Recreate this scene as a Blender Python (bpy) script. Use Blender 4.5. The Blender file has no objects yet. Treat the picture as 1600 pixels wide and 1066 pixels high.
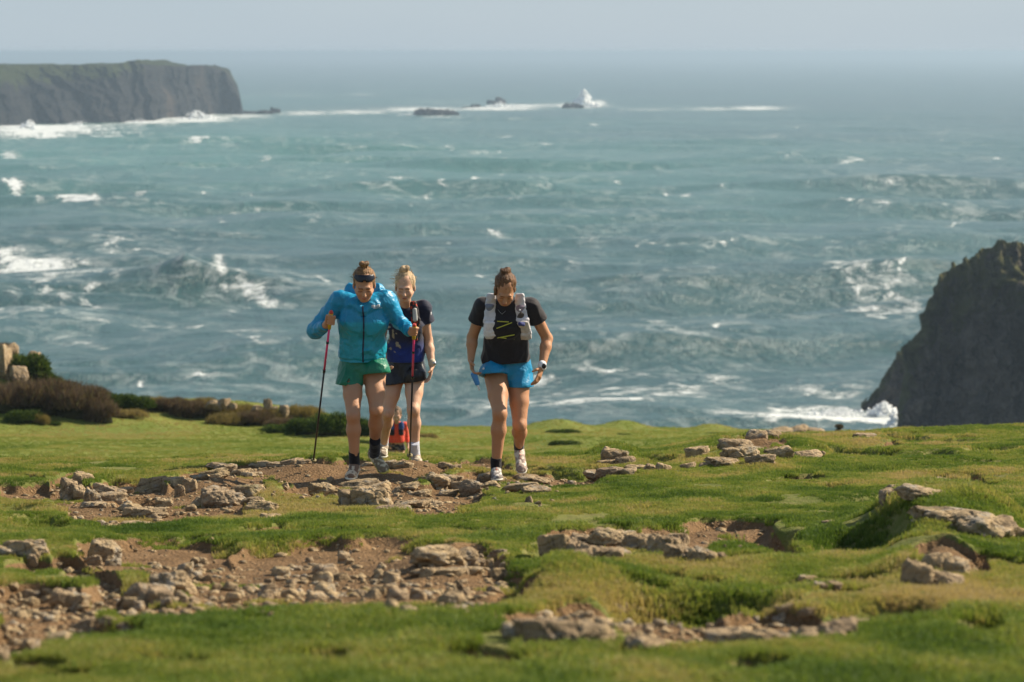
import bpy, math, random
import numpy as np
from mathutils import Vector, Matrix

# ------------------------------------------------------------------ camera, sky, sun, exposure
SC = bpy.context.scene
COL = SC.collection
CZ = 52.0                      # eye height above the sea (metres)
FPX = 1600 * 100 / 36.0        # focal length in photo pixels
PITCH = math.atan(451.5 / FPX)
cam_d = bpy.data.cameras.new('camera'); cam = bpy.data.objects.new('camera', cam_d); COL.objects.link(cam)
cam.location = (0, 0, CZ); cam.rotation_euler = (math.pi / 2 - PITCH, 0, 0)
cam_d.lens = 100; cam_d.sensor_width = 36; cam_d.clip_start = 0.1; cam_d.clip_end = 200000
cam_d.dof.use_dof = True; cam_d.dof.focus_distance = 22.3; cam_d.dof.aperture_fstop = 4.0; cam_d.dof.aperture_blades = 9
SC.camera = cam

SUN_EL, SUN_AZ = math.radians(37), math.radians(21)   # azimuth behind the picture plane, from the right
sun_dir = Vector((math.cos(SUN_EL) * math.cos(SUN_AZ), math.cos(SUN_EL) * math.sin(SUN_AZ), math.sin(SUN_EL)))
W = bpy.data.worlds.new('World'); SC.world = W; W.use_nodes = True
wn = W.node_tree.nodes; bg = wn['Background']
sky = wn.new('ShaderNodeTexSky'); sky.sky_type = 'NISHITA'; sky.sun_disc = False
sky.sun_elevation = SUN_EL; sky.sun_rotation = math.atan2(sun_dir.x, sun_dir.y)
sky.altitude = 50; sky.air_density = 1.0; sky.dust_density = 0.8; sky.ozone_density = 2.0
# thin overcast veil over the blue
wg = wn.new('ShaderNodeTexCoord'); wm = wn.new('ShaderNodeMapping'); wm.inputs['Scale'].default_value = (1, 1, 4)
wz = wn.new('ShaderNodeTexNoise'); wz.inputs['Scale'].default_value = 2.6; wz.inputs['Detail'].default_value = 5
wr_ = wn.new('ShaderNodeValToRGB'); wr_.color_ramp.elements[0].position = 0.3; wr_.color_ramp.elements[0].color = (4.1, 5.1, 5.95, 1); wr_.color_ramp.elements[1].position = 0.75; wr_.color_ramp.elements[1].color = (4.9, 5.7, 6.35, 1)
wx_ = wn.new('ShaderNodeMix'); wx_.data_type = 'RGBA'; wx_.inputs[0].default_value = 0.82
ws = wn.new('ShaderNodeSeparateXYZ'); we = wn.new('ShaderNodeMapRange'); we.inputs['From Min'].default_value = 0.0; we.inputs['From Max'].default_value = 0.7; we.inputs['To Min'].default_value = 0.86; we.inputs['To Max'].default_value = 0.25
WL = W.node_tree.links.new; WL(wg.outputs['Generated'], wm.inputs[0]); WL(wg.outputs['Generated'], ws.inputs[0]); WL(ws.outputs[2], we.inputs['Value']); WL(we.outputs[0], wx_.inputs[0]); WL(wm.outputs[0], wz.inputs['Vector']); WL(wz.outputs['Fac'], wr_.inputs[0])
WL(sky.outputs[0], wx_.inputs[6]); WL(wr_.outputs[0], wx_.inputs[7]); WL(wx_.outputs[2], bg.inputs[0]); bg.inputs[1].default_value = 0.066
sun_d = bpy.data.lights.new('sun', 'SUN'); sun = bpy.data.objects.new('sun', sun_d); COL.objects.link(sun)
sun_d.energy = 5.0; sun_d.angle = math.radians(0.6); sun_d.color = (1.0, 0.87, 0.68)
sun.rotation_euler = sun_dir.to_track_quat('Z', 'Y').to_euler(); sun.location = (20, 10, 70)
SC.view_settings.view_transform = 'Standard'; SC.view_settings.look = 'None'
SC.view_settings.exposure = 0.75; SC.view_settings.gamma = 1.0; SC.view_settings.use_curve_mapping = False
SC.cycles.volume_bounces = 0; SC.cycles.max_bounces = 6; SC.cycles.use_denoising = True
SC.cycles.transparent_max_bounces = 8; SC.cycles.sample_clamp_indirect = 4

# ------------------------------------------------------------------ helpers
SP, CP = math.sin(PITCH), math.cos(PITCH)
def slope_of(py):                         # depression (drop per metre of y) of an image row
    b = (533 - np.asarray(py, float)) / FPX
    return (SP - b * CP) / (CP + b * SP)
def unp(px, py, Y):                       # image point at world depth Y -> world point
    a = (px - 800) / FPX; b = (533 - py) / FPX
    dy = CP + b * SP; dz = -SP + b * CP
    return np.array([a / dy * Y, Y, CZ + dz / dy * Y])
def proj(x, y, z):
    f = y * CP - (z - CZ) * SP; u = y * SP + (z - CZ) * CP
    return 800 + x / f * FPX, 533 - u / f * FPX

def _h(ix, iy, iz, seed):
    n = (ix.astype(np.int64) * 374761393 + iy.astype(np.int64) * 668265263 + iz.astype(np.int64) * 2147483647 + seed * 1274126177) & 0xffffffff
    n = ((n ^ (n >> 13)) * 1274126177) & 0xffffffff
    n = ((n ^ (n >> 15)) * 2246822519) & 0xffffffff
    return ((n ^ (n >> 16)) & 0xffff).astype(np.float32) / 32767.5 - 1.0
def noise(x, y, z=None, seed=0):          # value noise, -1..1
    x = np.asarray(x, np.float64); y = np.asarray(y, np.float64)
    ix = np.floor(x); iy = np.floor(y); fx = x - ix; fy = y - iy
    sx = fx * fx * (3 - 2 * fx); sy = fy * fy * (3 - 2 * fy)
    if z is None:
        o = np.zeros_like(ix)
        a = _h(ix, iy, o, seed); b = _h(ix + 1, iy, o, seed); c = _h(ix, iy + 1, o, seed); d = _h(ix + 1, iy + 1, o, seed)
        return (a * (1 - sx) + b * sx) * (1 - sy) + (c * (1 - sx) + d * sx) * sy
    z = np.asarray(z, np.float64); iz = np.floor(z); fz = z - iz; sz = fz * fz * (3 - 2 * fz)
    r = 0
    for k, wz in ((0, 1 - sz), (1, sz)):
        a = _h(ix, iy, iz + k, seed); b = _h(ix + 1, iy, iz + k, seed); c = _h(ix, iy + 1, iz + k, seed); d = _h(ix + 1, iy + 1, iz + k, seed)
        r = r + wz * ((a * (1 - sx) + b * sx) * (1 - sy) + (c * (1 - sx) + d * sx) * sy)
    return r
def fbm(x, y, z=None, oct=4, seed=0):
    s = 0; a = 0.5; f = 1.0
    for i in range(oct):
        s = s + a * noise(x * f + 17.3 * i, y * f + 5.1 * i, None if z is None else z * f + 9.7 * i, seed + i); a *= 0.5; f *= 2.03
    return s
def sst(a, b, x):
    t = np.clip((x - a) / (b - a), 0, 1); return t * t * (3 - 2 * t)

def lin(r, g, b): return tuple(((c / 255) / 12.92 if c / 255 <= 0.04045 else ((c / 255 + 0.055) / 1.055) ** 2.4) for c in (r, g, b)) + (1,)
def mesh_np(name, V, F, smooth=True):
    V = np.asarray(V, np.float32); F = np.asarray(F, np.int32)
    me = bpy.data.meshes.new(name); k = F.shape[1]
    me.vertices.add(len(V)); me.vertices.foreach_set('co', V.ravel())
    me.loops.add(F.size); me.loops.foreach_set('vertex_index', F.ravel())
    me.polygons.add(len(F)); me.polygons.foreach_set('loop_start', np.arange(0, F.size, k, dtype=np.int32))
    try: me.polygons.foreach_set('loop_total', np.full(len(F), k, np.int32))
    except Exception: pass
    me.polygons.foreach_set('use_smooth', np.full(len(F), smooth)); me.update(calc_edges=True); me.validate()
    return me
def attr(me, name, data):
    a = me.attributes.new(name, 'FLOAT', 'POINT'); a.data.foreach_set('value', np.asarray(data, np.float32).ravel())
def attr_c(me, name, data):
    a = me.attributes.new(name, 'FLOAT_COLOR', 'POINT'); d = np.ones((len(data), 4), np.float32); d[:, :3] = data
    a.data.foreach_set('color', d.ravel())
def link(name, me, mat=None, parent=None, loc=None):
    o = bpy.data.objects.new(name, me); COL.objects.link(o)
    if mat is not None and not me.materials: me.materials.append(mat)
    if parent is not None: o.parent = parent
    if loc is not None: o.location = loc
    return o
def tag(o, label, cat, group=None):
    o['label'] = label; o['category'] = cat
    if group: o['group'] = group
    return o
def empty(name, loc): 
    o = bpy.data.objects.new(name, None); COL.objects.link(o); o.location = loc; o.empty_display_size = 0.1; return o
def gridF(n, m):
    i = np.arange((n - 1) * (m - 1)); r = i // (m - 1); c = i % (m - 1); a = r * m + c
    return np.stack([a, a + 1, a + m + 1, a + m], 1)

class NT:
    def __init__(s, name):
        s.m = bpy.data.materials.new(name); s.m.use_nodes = True; s.t = s.m.node_tree; s.n = s.t.nodes; s.b = s.n['Principled BSDF']
    def node(s, typ, **k):
        x = s.n.new(typ)
        for a, v in k.items(): setattr(x, a, v)
        return x
    def set(s, sock, v):
        if isinstance(v, bpy.types.NodeSocket): s.t.links.new(v, sock)
        else: sock.default_value = v
    def attr(s, name, inst=False):
        x = s.node('ShaderNodeAttribute', attribute_name=name)
        if inst: x.attribute_type = 'INSTANCER'
        return x
    def coord(s, kind='Object', scale=(1, 1, 1), rot=(0, 0, 0)):
        c = s.node('ShaderNodeTexCoord'); m = s.node('ShaderNodeMapping'); m.inputs['Scale'].default_value = scale; m.inputs['Rotation'].default_value = rot
        if kind == 'World':
            g = s.node('ShaderNodeNewGeometry'); s.t.links.new(g.outputs['Position'], m.inputs[0])
        else: s.t.links.new(c.outputs[kind], m.inputs[0])
        return m.outputs[0]
    def noise(s, vec, scale=5, detail=4, rough=0.55, dist=0):
        x = s.node('ShaderNodeTexNoise'); s.set(x.inputs['Vector'], vec); x.inputs['Scale'].default_value = scale
        x.inputs['Detail'].default_value = detail; x.inputs['Roughness'].default_value = rough; x.inputs['Distortion'].default_value = dist
        return x.outputs['Fac']
    def vor(s, vec, scale=5, feat='F1'):
        x = s.node('ShaderNodeTexVoronoi', feature=feat); s.set(x.inputs['Vector'], vec); x.inputs['Scale'].default_value = scale
        return x.outputs['Distance']
    def ramp(s, fac, stops):
        x = s.node('ShaderNodeValToRGB'); e = x.color_ramp.elements
        while len(e) < len(stops): e.new(0.5)
        for k, (p, c) in enumerate(stops):
            e[k].position = p; e[k].color = c if not isinstance(c, (int, float)) else (c, c, c, 1)
        s.set(x.inputs[0], fac); return x.outputs[0]
    def mix(s, f, a, b, blend='MIX'):
        x = s.node('ShaderNodeMix', data_type='RGBA', blend_type=blend); s.set(x.inputs[0], f); s.set(x.inputs[6], a); s.set(x.inputs[7], b); return x.outputs[2]
    def math(s, op, a, b=0.0, c=0.0, clamp=False):
        x = s.node('ShaderNodeMath', operation=op); x.use_clamp = clamp; s.set(x.inputs[0], a); s.set(x.inputs[1], b); s.set(x.inputs[2], c); return x.outputs[0]
    def bump(s, h, strength=0.5, dist=0.02, nrm=None):
        x = s.node('ShaderNodeBump'); s.set(x.inputs['Height'], h); s.set(x.inputs['Strength'], strength); x.inputs['Distance'].default_value = dist
        if nrm is not None: s.set(x.inputs['Normal'], nrm)
        return x.outputs[0]
    def out(s, col=None, rough=None, nrm=None, spec=None, **k):
        if col is not None: s.set(s.b.inputs['Base Color'], col)
        if rough is not None: s.set(s.b.inputs['Roughness'], rough)
        if nrm is not None: s.set(s.b.inputs['Normal'], nrm)
        if spec is not None: s.set(s.b.inputs['Specular IOR Level'], spec)
        return s.m

# ------------------------------------------------------------------ sea
def dist_of(py): return CZ / slope_of(py)
def build_sea():
    u = np.concatenate([np.linspace(-0.42, -0.20, 50)[:-1], np.linspace(-0.20, 0.20, 680), np.linspace(0.20, 0.42, 50)[1:]])
    s = np.concatenate([np.linspace(0.165, 0.0042, 560), np.geomspace(0.0042, 0.0004, 26)[1:]])
    d = CZ / s
    U, D = np.meshgrid(u, d); X = U * D; Y = D.copy(); n, m = X.shape
    sp = np.abs(np.gradient(d))[:, None] * np.ones_like(X)        # row spacing
    rng = np.random.RandomState(4); Z = np.zeros_like(X); DX = np.zeros_like(X); DY = np.zeros_like(X)
    wx = X + 9 * noise(X / 60, Y / 60, seed=3); wy = Y + 16 * noise(X / 90, Y / 70, seed=4)
    for i in range(46):
        L = 7 * (150 / 7) ** (rng.rand() ** 0.9); th = math.radians(-90 + rng.normal(14, 26)); k = 2 * math.pi / L
        A = 0.0115 * L ** 0.92 * (0.6 + 0.6 * rng.rand()) * 0.54; ph = rng.rand() * 6.28
        fade = np.clip((L / sp - 2.2) / 3, 0, 1) * (1 + .5 * (L > 45) * (D < 1100))
        mod = 0.35 + 0.95 * np.clip(noise(X / (L * 2.6) + 7 * i, Y / (L * 2.1), seed=20 + i) * .5 + .5, 0, 1)
        p = k * (wx * math.cos(th) + wy * math.sin(th)) + ph
        Z += A * mod * fade * np.cos(p); DX -= 0.7 * A * mod * fade * np.sin(p) * math.cos(th); DY -= 0.7 * A * mod * fade * np.sin(p) * math.sin(th)
    crest = Z.copy()
    px = 800 + U * FPX; py = 83 + s[:, None] * FPX * np.ones_like(X) + 0.0
    # the steep peaking wave
    c = unp(292, 446, 1); xw, yw = (292 - 800) / FPX * dist_of(452), dist_of(452)
    dx = X - xw; dy = (Y - yw) + 0.0012 * dx * dx + 0.22 * np.abs(dx)
    pk = 6.2 * np.exp(-np.abs(dx) / 13) * np.exp(-(dy / 11) ** 2) + 2.2 * np.exp(-((dx - 18) / 20) ** 2) * np.exp(-((dy + 6) / 10) ** 2)
    for (bx, by, lx, hh) in ((60, 405, 45, 2.6), (1340, 442, 40, 2.4), (1400, 492, 25, 1.8), (90, 318, 60, 2.2), (200, 470, 60, 1.6)):
        bxw = (bx - 800) / FPX * dist_of(by); ddx = X - bxw; ddy = Y - dist_of(by) + 4 * noise(X / 12, 0 * X + 3, seed=88); Z += hh * np.exp(-(ddx / lx) ** 2) * np.exp(-(ddy / 9) ** 2)
    Z += pk; Z *= 1 - .85 * np.exp(-((px - 1385) / 130) ** 2 - ((py - 655) / 34) ** 2)
    foam = np.zeros_like(X); ks = np.clip((py - 150) / 300, .12, 1.2); pxr = px.copy(); pyr = py.copy()
    px = px + ks * (26 * fbm(X / 9, Y / 30, oct=5, seed=101) + 30 * fbm(X / 30, Y / 80, oct=3, seed=103)); py = py + ks * 13 * fbm(X / 7, Y / 24, oct=5, seed=107)
    def blob(cx, cy, rx, ry, a, rot=0.0):
        nonlocal foam
        x = px - cx; y = py - cy; c0, s0 = math.cos(rot), math.sin(rot)
        q = ((x * c0 + y * s0) / rx) ** 2 + ((-x * s0 + y * c0) / ry) ** 2
        foam = np.maximum(foam, a * np.exp(-q))
    for b in FOAM: blob(*b)
    rw = np.random.RandomState(12)
    for _ in range(130):
        cy = 195 + 430 * rw.rand() ** 1.6; sc = .45 + (cy - 190) / 260; blob(rw.uniform(-80, 1680), cy, (6 + 22 * rw.rand() ** 2) * sc, (1.3 + 1.2 * rw.rand()) * sc, .45 + .5 * rw.rand(), rw.normal(.05, .12))
    crestf = sst(0.7, 2.0, crest) * 0.42 * sst(.0, .5, fbm(X / 14, Y / 22, seed=77))
    px, py = pxr, pyr; foam = np.clip(foam + crestf * (py > 150), 0, 1.2)
    V = np.stack([X + DX, Y + DY, Z], -1).reshape(-1, 3)
    me = mesh_np('sea', V, gridF(n, m)[:, ::-1]); attr(me, 'foam', foam)
    # colour drift: turquoise over sand, greyer over deep water
    tq = np.exp(-(((px - 250) / 620) ** 2 + ((py - 235) / 85) ** 2)) + 0.45 * np.exp(-(((px - 1150) / 420) ** 2 + ((py - 260) / 70) ** 2))
    tq = tq + 0.35 * fbm(X / 160, Y / 300, seed=9); attr(me, 'shoal', np.clip(tq, 0, 1))
    t = NT('sea_water'); fo = t.attr('foam').outputs['Fac']; sh = t.attr('shoal').outputs['Fac']
    pos = t.coord('World'); st = t.coord('World', (1, 0.42, 1), (0, 0, 0.25)); fine = t.coord('World', (1, 0.6, 1))
    n1 = t.noise(st, 0.055, 5, 0.62, 0.6); n2 = t.noise(fine, 0.55, 7, 0.72, 0.5); n3 = t.noise(fine, 1.9, 3, 0.6)
    lace = t.noise(t.coord('World', (0.62, 0.52, 1), (0, 0, -0.10)), 0.20, 9, 0.72, 1.1)
    deep = t.mix(n1, (0.018, 0.066, 0.064, 1), (0.036, 0.096, 0.090, 1))
    shoal = t.mix(n1, (0.026, 0.122, 0.102, 1), (0.052, 0.168, 0.138, 1))
    base = t.mix(sh, deep, shoal)
    # streaky old foam and whitecaps: noise against a threshold that the foam map lowers
    thr = t.math('SUBTRACT', 0.80, t.math('MULTIPLY', fo, 0.50))
    mx = t.math('ADD', t.math('MULTIPLY', n2, 0.75), t.math('MULTIPLY_ADD', lace, 1.15, -0.45))
    fm = t.node('ShaderNodeMapRange'); t.set(fm.inputs['Value'], t.math('SUBTRACT', mx, thr)); fm.inputs['From Min'].default_value = -0.06; fm.inputs['From Max'].default_value = 0.15
    thin = t.math('MULTIPLY', t.ramp(lace, [(0.48, 0.0), (0.64, 1.0)]), t.math('MULTIPLY_ADD', fo, 0.62, t.ramp(t.noise(t.coord('World', (0.5, 0.5, 1)), 0.03, 4, 0.6), [(0.36, 0.03), (0.64, 0.32)])))
    ff = t.math('MAXIMUM', fm.outputs[0], thin, clamp=True)
    colr = t.mix(ff, base, (0.66, 0.70, 0.69, 1))
    h = t.math('ADD', t.math('MULTIPLY', n1, 3.0), t.math('ADD', t.math('MULTIPLY', n2, 1.15), t.math('MULTIPLY', n3, 0.2)))
    h = t.math('ADD', h, t.math('MULTIPLY', ff, 0.35))
    nr = t.bump(h, 0.68, 1.0)
    rough = t.math('MULTIPLY_ADD', ff, 0.5, 0.30)
    m = t.out(colr, rough, nr, 0.30)
    o = link('sea', me, m); o['kind'] = 'structure'
    return o
FOAM = [  # px, py, rx, ry, amount, tilt
    (560, 176, 80, 5, .85), (660, 172, 90, 5, 1.0), (480, 178, 60, 5, .8), (780, 170, 90, 4.5, 1.0), (900, 166, 60, 5, 1.0), (930, 163, 22, 7, 1.1), (1010, 172, 70, 3.5, .62), (1110, 171, 70, 4, .7), (1180, 170, 60, 4, .95), (820, 166, 60, 3, 1.0), (690, 160, 60, 3, .5), (450, 150, 70, 3, .4), (565, 149, 25, 3, .6), (690, 184, 45, 4, .8), (700, 195, 30, 3, .4),
    (30, 209, 70, 9, 1.2), (80, 206, 85, 11, 1.2), (130, 200, 120, 6, 1.1), (150, 200, 70, 5, .8), (230, 191, 80, 6, 1.1), (310, 186, 70, 9, 1.2), (380, 183, 60, 6, .9), (170, 213, 70, 3, .75), (20, 243, 26, 3, .8), (270, 228, 50, 5, .62), (235, 232, 55, 3, .5), (310, 226, 18, 5, .8), (412, 249, 16, 3, .7), (190, 260, 12, 4, .7),
    (40, 312, 26, 6, 1.1, 0.35), (110, 317, 50, 5, 1.1, 0.12), (212, 318, 26, 3, .8), (20, 300, 14, 8, .7, .5), (370, 312, 40, 3, .5), (490, 349, 22, 4, .5), (190, 385, 30, 10, .62), (240, 392, 40, 5, .5),
    (45, 418, 80, 26, 1.15), (150, 450, 90, 10, .7, -.1), (80, 455, 90, 8, .75), (120, 490, 120, 6, .62, -.2), (240, 515, 160, 6, .5), (20, 400, 40, 12, .9), (120, 425, 30, 8, .7), (60, 480, 120, 9, .62, -.2), (160, 470, 90, 5, .55, -.3), (60, 510, 120, 6, .55, -.12),
    (278, 428, 14, 9, 1.05, .7), (262, 440, 16, 10, .95, .6), (300, 425, 14, 14, .7, .7), (318, 447, 34, 8, .95, .5), (350, 412, 24, 6, .85, .3), (370, 462, 40, 8, .85, .22), (415, 470, 42, 7, .9, .1), (200, 440, 60, 18, .5, -.3), (330, 440, 110, 30, .45, .2), (305, 487, 30, 6, .6), (210, 455, 60, 4, .5, -.4),
    (165, 590, 34, 10, .7), (205, 585, 8, 8, 1.0), (390, 525, 60, 8, .5), (360, 535, 40, 4, .6, .5), (165, 545, 50, 5, .5),
    (740, 240, 45, 4, .6, .15), (705, 232, 10, 4, .8), (1060, 312, 8, 3, 1.0), (1030, 302, 6, 3, .9), (1330, 253, 26, 4, .62), (1140, 262, 16, 3, .6), (1210, 215, 14, 3, .7), (1240, 242, 18, 3, .6), (1140, 294, 30, 3, .55), (1250, 198, 20, 3, .5), (850, 225, 14, 3, .6), (990, 275, 12, 3, .55), (1420, 268, 30, 3, .5), (1470, 210, 20, 3, .5),
    (1330, 448, 70, 9, .68, .12), (1420, 465, 50, 12, .78, .3), (1285, 437, 34, 5, .6), (1260, 478, 22, 8, .62), (1360, 500, 60, 8, .58, .2), (1410, 495, 30, 8, .6), (960, 440, 60, 6, .42), (1040, 380, 80, 5, .42), (880, 385, 60, 5, .45),
    (1300, 652, 110, 22, .95), (1390, 645, 50, 22, 1.4), (1370, 662, 110, 20, 1.4), (1240, 664, 120, 12, 1.0), (1300, 664, 70, 10, 1.1), (1180, 668, 80, 12, .8), (1240, 632, 80, 14, .72), (1050, 600, 150, 20, .58), (960, 640, 120, 22, .64), (880, 590, 80, 12, .55), (1120, 575, 120, 12, .52), (1300, 600, 80, 12, .60), (760, 640, 100, 16, .56), (700, 610, 60, 8, .5), (900, 560, 70, 6, .48),
    (560, 250, 30, 3, .4), (620, 455, 20, 4, .4), (470, 440, 30, 6, .42), (250, 350, 60, 4, .35), (1500, 330, 40, 3, .4), (1340, 330, 40, 3, .42),
]
sea = build_sea()
# ------------------------------------------------------------------ sea cliffs and skerries
def cliff_mat(name, dark, light, green, gs=1.0):
    t = NT(name); a = t.attr('veg').outputs['Fac']
    v = t.coord('World', (1, 1, 0.55)); n = t.noise(v, 0.10 * gs, 8, 0.68, 0.6); n2 = t.noise(v, 0.75 * gs, 6, 0.7)
    st = t.noise(t.coord('World', (1, 1, 0.18)), 0.28 * gs, 6, 0.65)
    rock = t.mix(t.ramp(n, [(0.35, 0.0), (0.7, 1.0)]), dark, light); rock = t.mix(t.ramp(st, [(0.45, 0.0), (0.7, 0.7)]), rock, light)
    rock = t.mix(t.ramp(t.noise(v, 0.05 * gs, 5), [(0.60, 0.0), (0.70, 0.4)]), rock, (0.12, 0.085, 0.06, 1))
    g = t.mix(t.ramp(n2, [(0.3, 0.0), (0.7, 1.0)]), green, (green[0] * 2.0, green[1] * 1.6, green[2] * 1.6, 1))
    f = t.math('ADD', a, t.math('MULTIPLY', t.math('SUBTRACT', n, 0.5), 1.5), clamp=True)
    col = t.mix(t.ramp(f, [(0.4, 0.0), (0.6, 1.0)]), rock, g)
    h = t.math('ADD', t.math('MULTIPLY', n, 5.0), t.math('ADD', t.math('MULTIPLY', st, 2.4), n2))
    return t.out(col, 0.92, t.bump(h, 0.9, 1.0 / gs), 0.15)

def cliff(name, pts, mat, back, amp, ncol=520, nrow=90, veg=None, seed=1, fscale=1.0, jag=3.0, jf=30.0, ridge=False):
    P = np.array(pts, float); L = np.concatenate([[0], np.cumsum(np.hypot(np.diff(P[:, 0]), np.diff(P[:, 1])) + 1)])
    q = np.linspace(0, L[-1], ncol); g = lambda k: np.interp(q, L, P[:, k])
    px, bpy_, tpy, setb = g(0), g(1), g(2), g(3)
    bk = np.interp(q, L, P[:, 4]) * back; st = np.round((px / jf + noise(px / jf * .7, 0 * px, seed=seed)) * 2) / 2; tpy = tpy + jag * (fbm(px / jf, 0 * px + .3, oct=5, seed=seed + 60) + .5 * noise(st * 3.1, 0 * px, seed=seed + 61))
    D = CZ / slope_of(bpy_); X = (px - 800) / FPX * D
    Dt = D + setb; zt = CZ - Dt * slope_of(tpy); Xt = (px - 800) / FPX * Dt
    nb = 26; v = np.linspace(0, 1, nrow)
    rows = []
    for i, t in enumerate(v):
        tt = t ** 1.25
        x = X + (Xt - X) * tt; y = D + setb * tt; z = -4 + (zt + 4) * t
        rows.append((x, y, z, np.full_like(x, t)))
    for j in range(1, nb + 1):
        t = j / nb; y = Dt + bk * t; drop = (t ** 0.8 if ridge else sst(0.75, 1.0, t))
        z = zt * (1 - drop) - 4 * drop + (1 - drop) * 0.35 * noise(Xt / 9, y / 9, seed=seed + 30)
        rows.append((Xt, y, z, np.full_like(Xt, 1 + t)))
    A = [np.stack([r[k] for r in rows]) for k in range(4)]; x, y, z, tv = A
    w = np.clip(np.minimum(tv * 4, 1), 0, 1) * np.clip(1 - (tv - 1) * 6, 0, 1)
    wb = np.clip(1 - (tv - 0.86) * 7, 0.0, 1)
    s = fscale
    rid = lambda f, sd, zs=0.55: 1 - 2 * np.abs(fbm(x / f, y / f, z / f * zs, 3, sd))
    dsp = amp * (1.1 * rid(44 * s, seed, 0.15) + 0.55 * rid(21 * s, seed + 2, 0.25) + 0.45 * rid(13 * s, seed + 5) + 0.30 * fbm(x / (5 * s), y / (5 * s), z / (5 * s), 4, seed + 9) + 0.20 * rid(2.4 * s, seed + 14) - 1.25)
    y = y - dsp * (0.25 + 0.75 * wb) * np.where(tv <= 1, 1, w); x = x + 0.35 * dsp * wb * (fbm(x / (9 * s), y / (9 * s), z / (9 * s), 3, seed + 3)) * w
    ledge = amp * 0.16 * fbm(x / (7 * s), y / (30 * s), z / (3 * s), 4, seed + 21)
    z = z + ledge * np.clip(tv * 3, 0, 1) * np.clip(1.6 - tv, 0.2, 1)
    z = z + amp * np.clip(tv * 2 - .6, 0, 1) * np.clip(3 - 2 * tv, 0, 1) * (0.05 * fbm(x / (7 * s), y / (40 * s), oct=5, seed=seed + 40))
    x = x + amp * 0.16 * fbm(z / (6 * s), y / (60 * s), oct=5, seed=seed + 44) * w
    n, m = x.shape; V = np.stack([x, y, z], -1).reshape(-1, 3)
    me = mesh_np(name, V, gridF(n, m)); 
    vg = veg(px[None, :] * np.ones_like(x), tv, z); attr(me, 'veg', vg)
    o = link(name, me, mat); o['kind'] = 'structure'; return o

hm = cliff_mat('headland_rock', (0.004, 0.005, 0.007, 1), (0.036, 0.034, 0.032, 1), (0.022, 0.034, 0.009, 1), 0.35)
headland = cliff('headland', [(-900, 212, 116, 90, 1), (-400, 207, 110, 80, 1), (-100, 203, 106, 70, 1), (0, 201, 104, 70, 1), (60, 195, 103, 62, 1), (120, 193, 102, 52, 1), (170, 192, 100, 42, 1),
    (200, 191, 98, 36, 1), (208, 190, 95.5, 34, 1), (216, 190, 95, 32, 1), (226, 189, 99, 31, 1), (240, 188, 100, 30, .9), (270, 186, 101, 28, .8), (310, 182, 104, 24, .7), (336, 180, 109, 20, .5), (347, 179, 112, 17, .4), (355, 179, 118, 14, .25), (361, 179, 127, 11, .2), (367, 179, 134, 9, .15), (372, 179, 144, 7, .1), (376, 179, 160, 4, .07), (380, 179, 177, 3, .05)],
    hm, 260, 24, 760, 90, lambda px, t, z: np.clip(sst(0.5, 1.0, t) * sst(330, 120, px) * 0.9 + sst(0.97, 1.02, t) * .5 + .25 * sst(150, -50, px), 0, 1.1), 11, 1.5, 4.0, 45.0)
rm = cliff_mat('cliff_rock', (0.012, 0.011, 0.011, 1), (0.19, 0.155, 0.12, 1), (0.050, 0.058, 0.018, 1), 2.2)  # pale rock patches lightened in the colour to suggest sunlit facets
cveg = lambda px, t, z: np.clip(sst(0.35, 1.0, t) * .50 + .12, 0, 1)
right_cliff = cliff('sea_cliff', [(1396, 734, 725, 1, .05), (1402, 734, 692, 2, .2), (1405, 734, 668, 3, .3), (1407, 734, 640, 4, .4), (1410, 734, 600, 5, .4), (1415, 734, 560, 6, .5), (1425, 734, 532, 7, .6), (1440, 734, 503, 8, .7), (1450, 734, 478, 9, .8), (1464, 734, 456, 10, .9), (1470, 734, 430, 10, .9), (1480, 734, 417, 11, 1), (1500, 734, 408, 11, 1),
    (1530, 735, 400, 12, 1), (1550, 735, 386, 12, 1), (1558, 735, 376, 12, 1), (1564, 735, 371, 12, 1), (1572, 735, 379, 12, 1), (1600, 736, 376, 13, 1), (1700, 738, 370, 14, 1), (2000, 738, 350, 16, 1)], rm, 10, 6.5, 560, 190, cveg, 41, 0.22, 13.0, 22.0, True)
spur = cliff('sea_cliff', [(1352, 632, 631, 1, .05), (1366, 633, 617, 2, .1), (1374, 633, 603, 3, .2), (1386, 634, 585, 4, .3), (1398, 635, 570, 5, .4), (1408, 636, 556, 6, .5), (1425, 636, 545, 6, .6), (1450, 636, 540, 6, .6), (1490, 636, 550, 6, .5), (1510, 636, 620, 3, .2)], rm, 10, 4.5, 300, 110, cveg, 47, 0.22, 16.0, 13.0, True)

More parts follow.
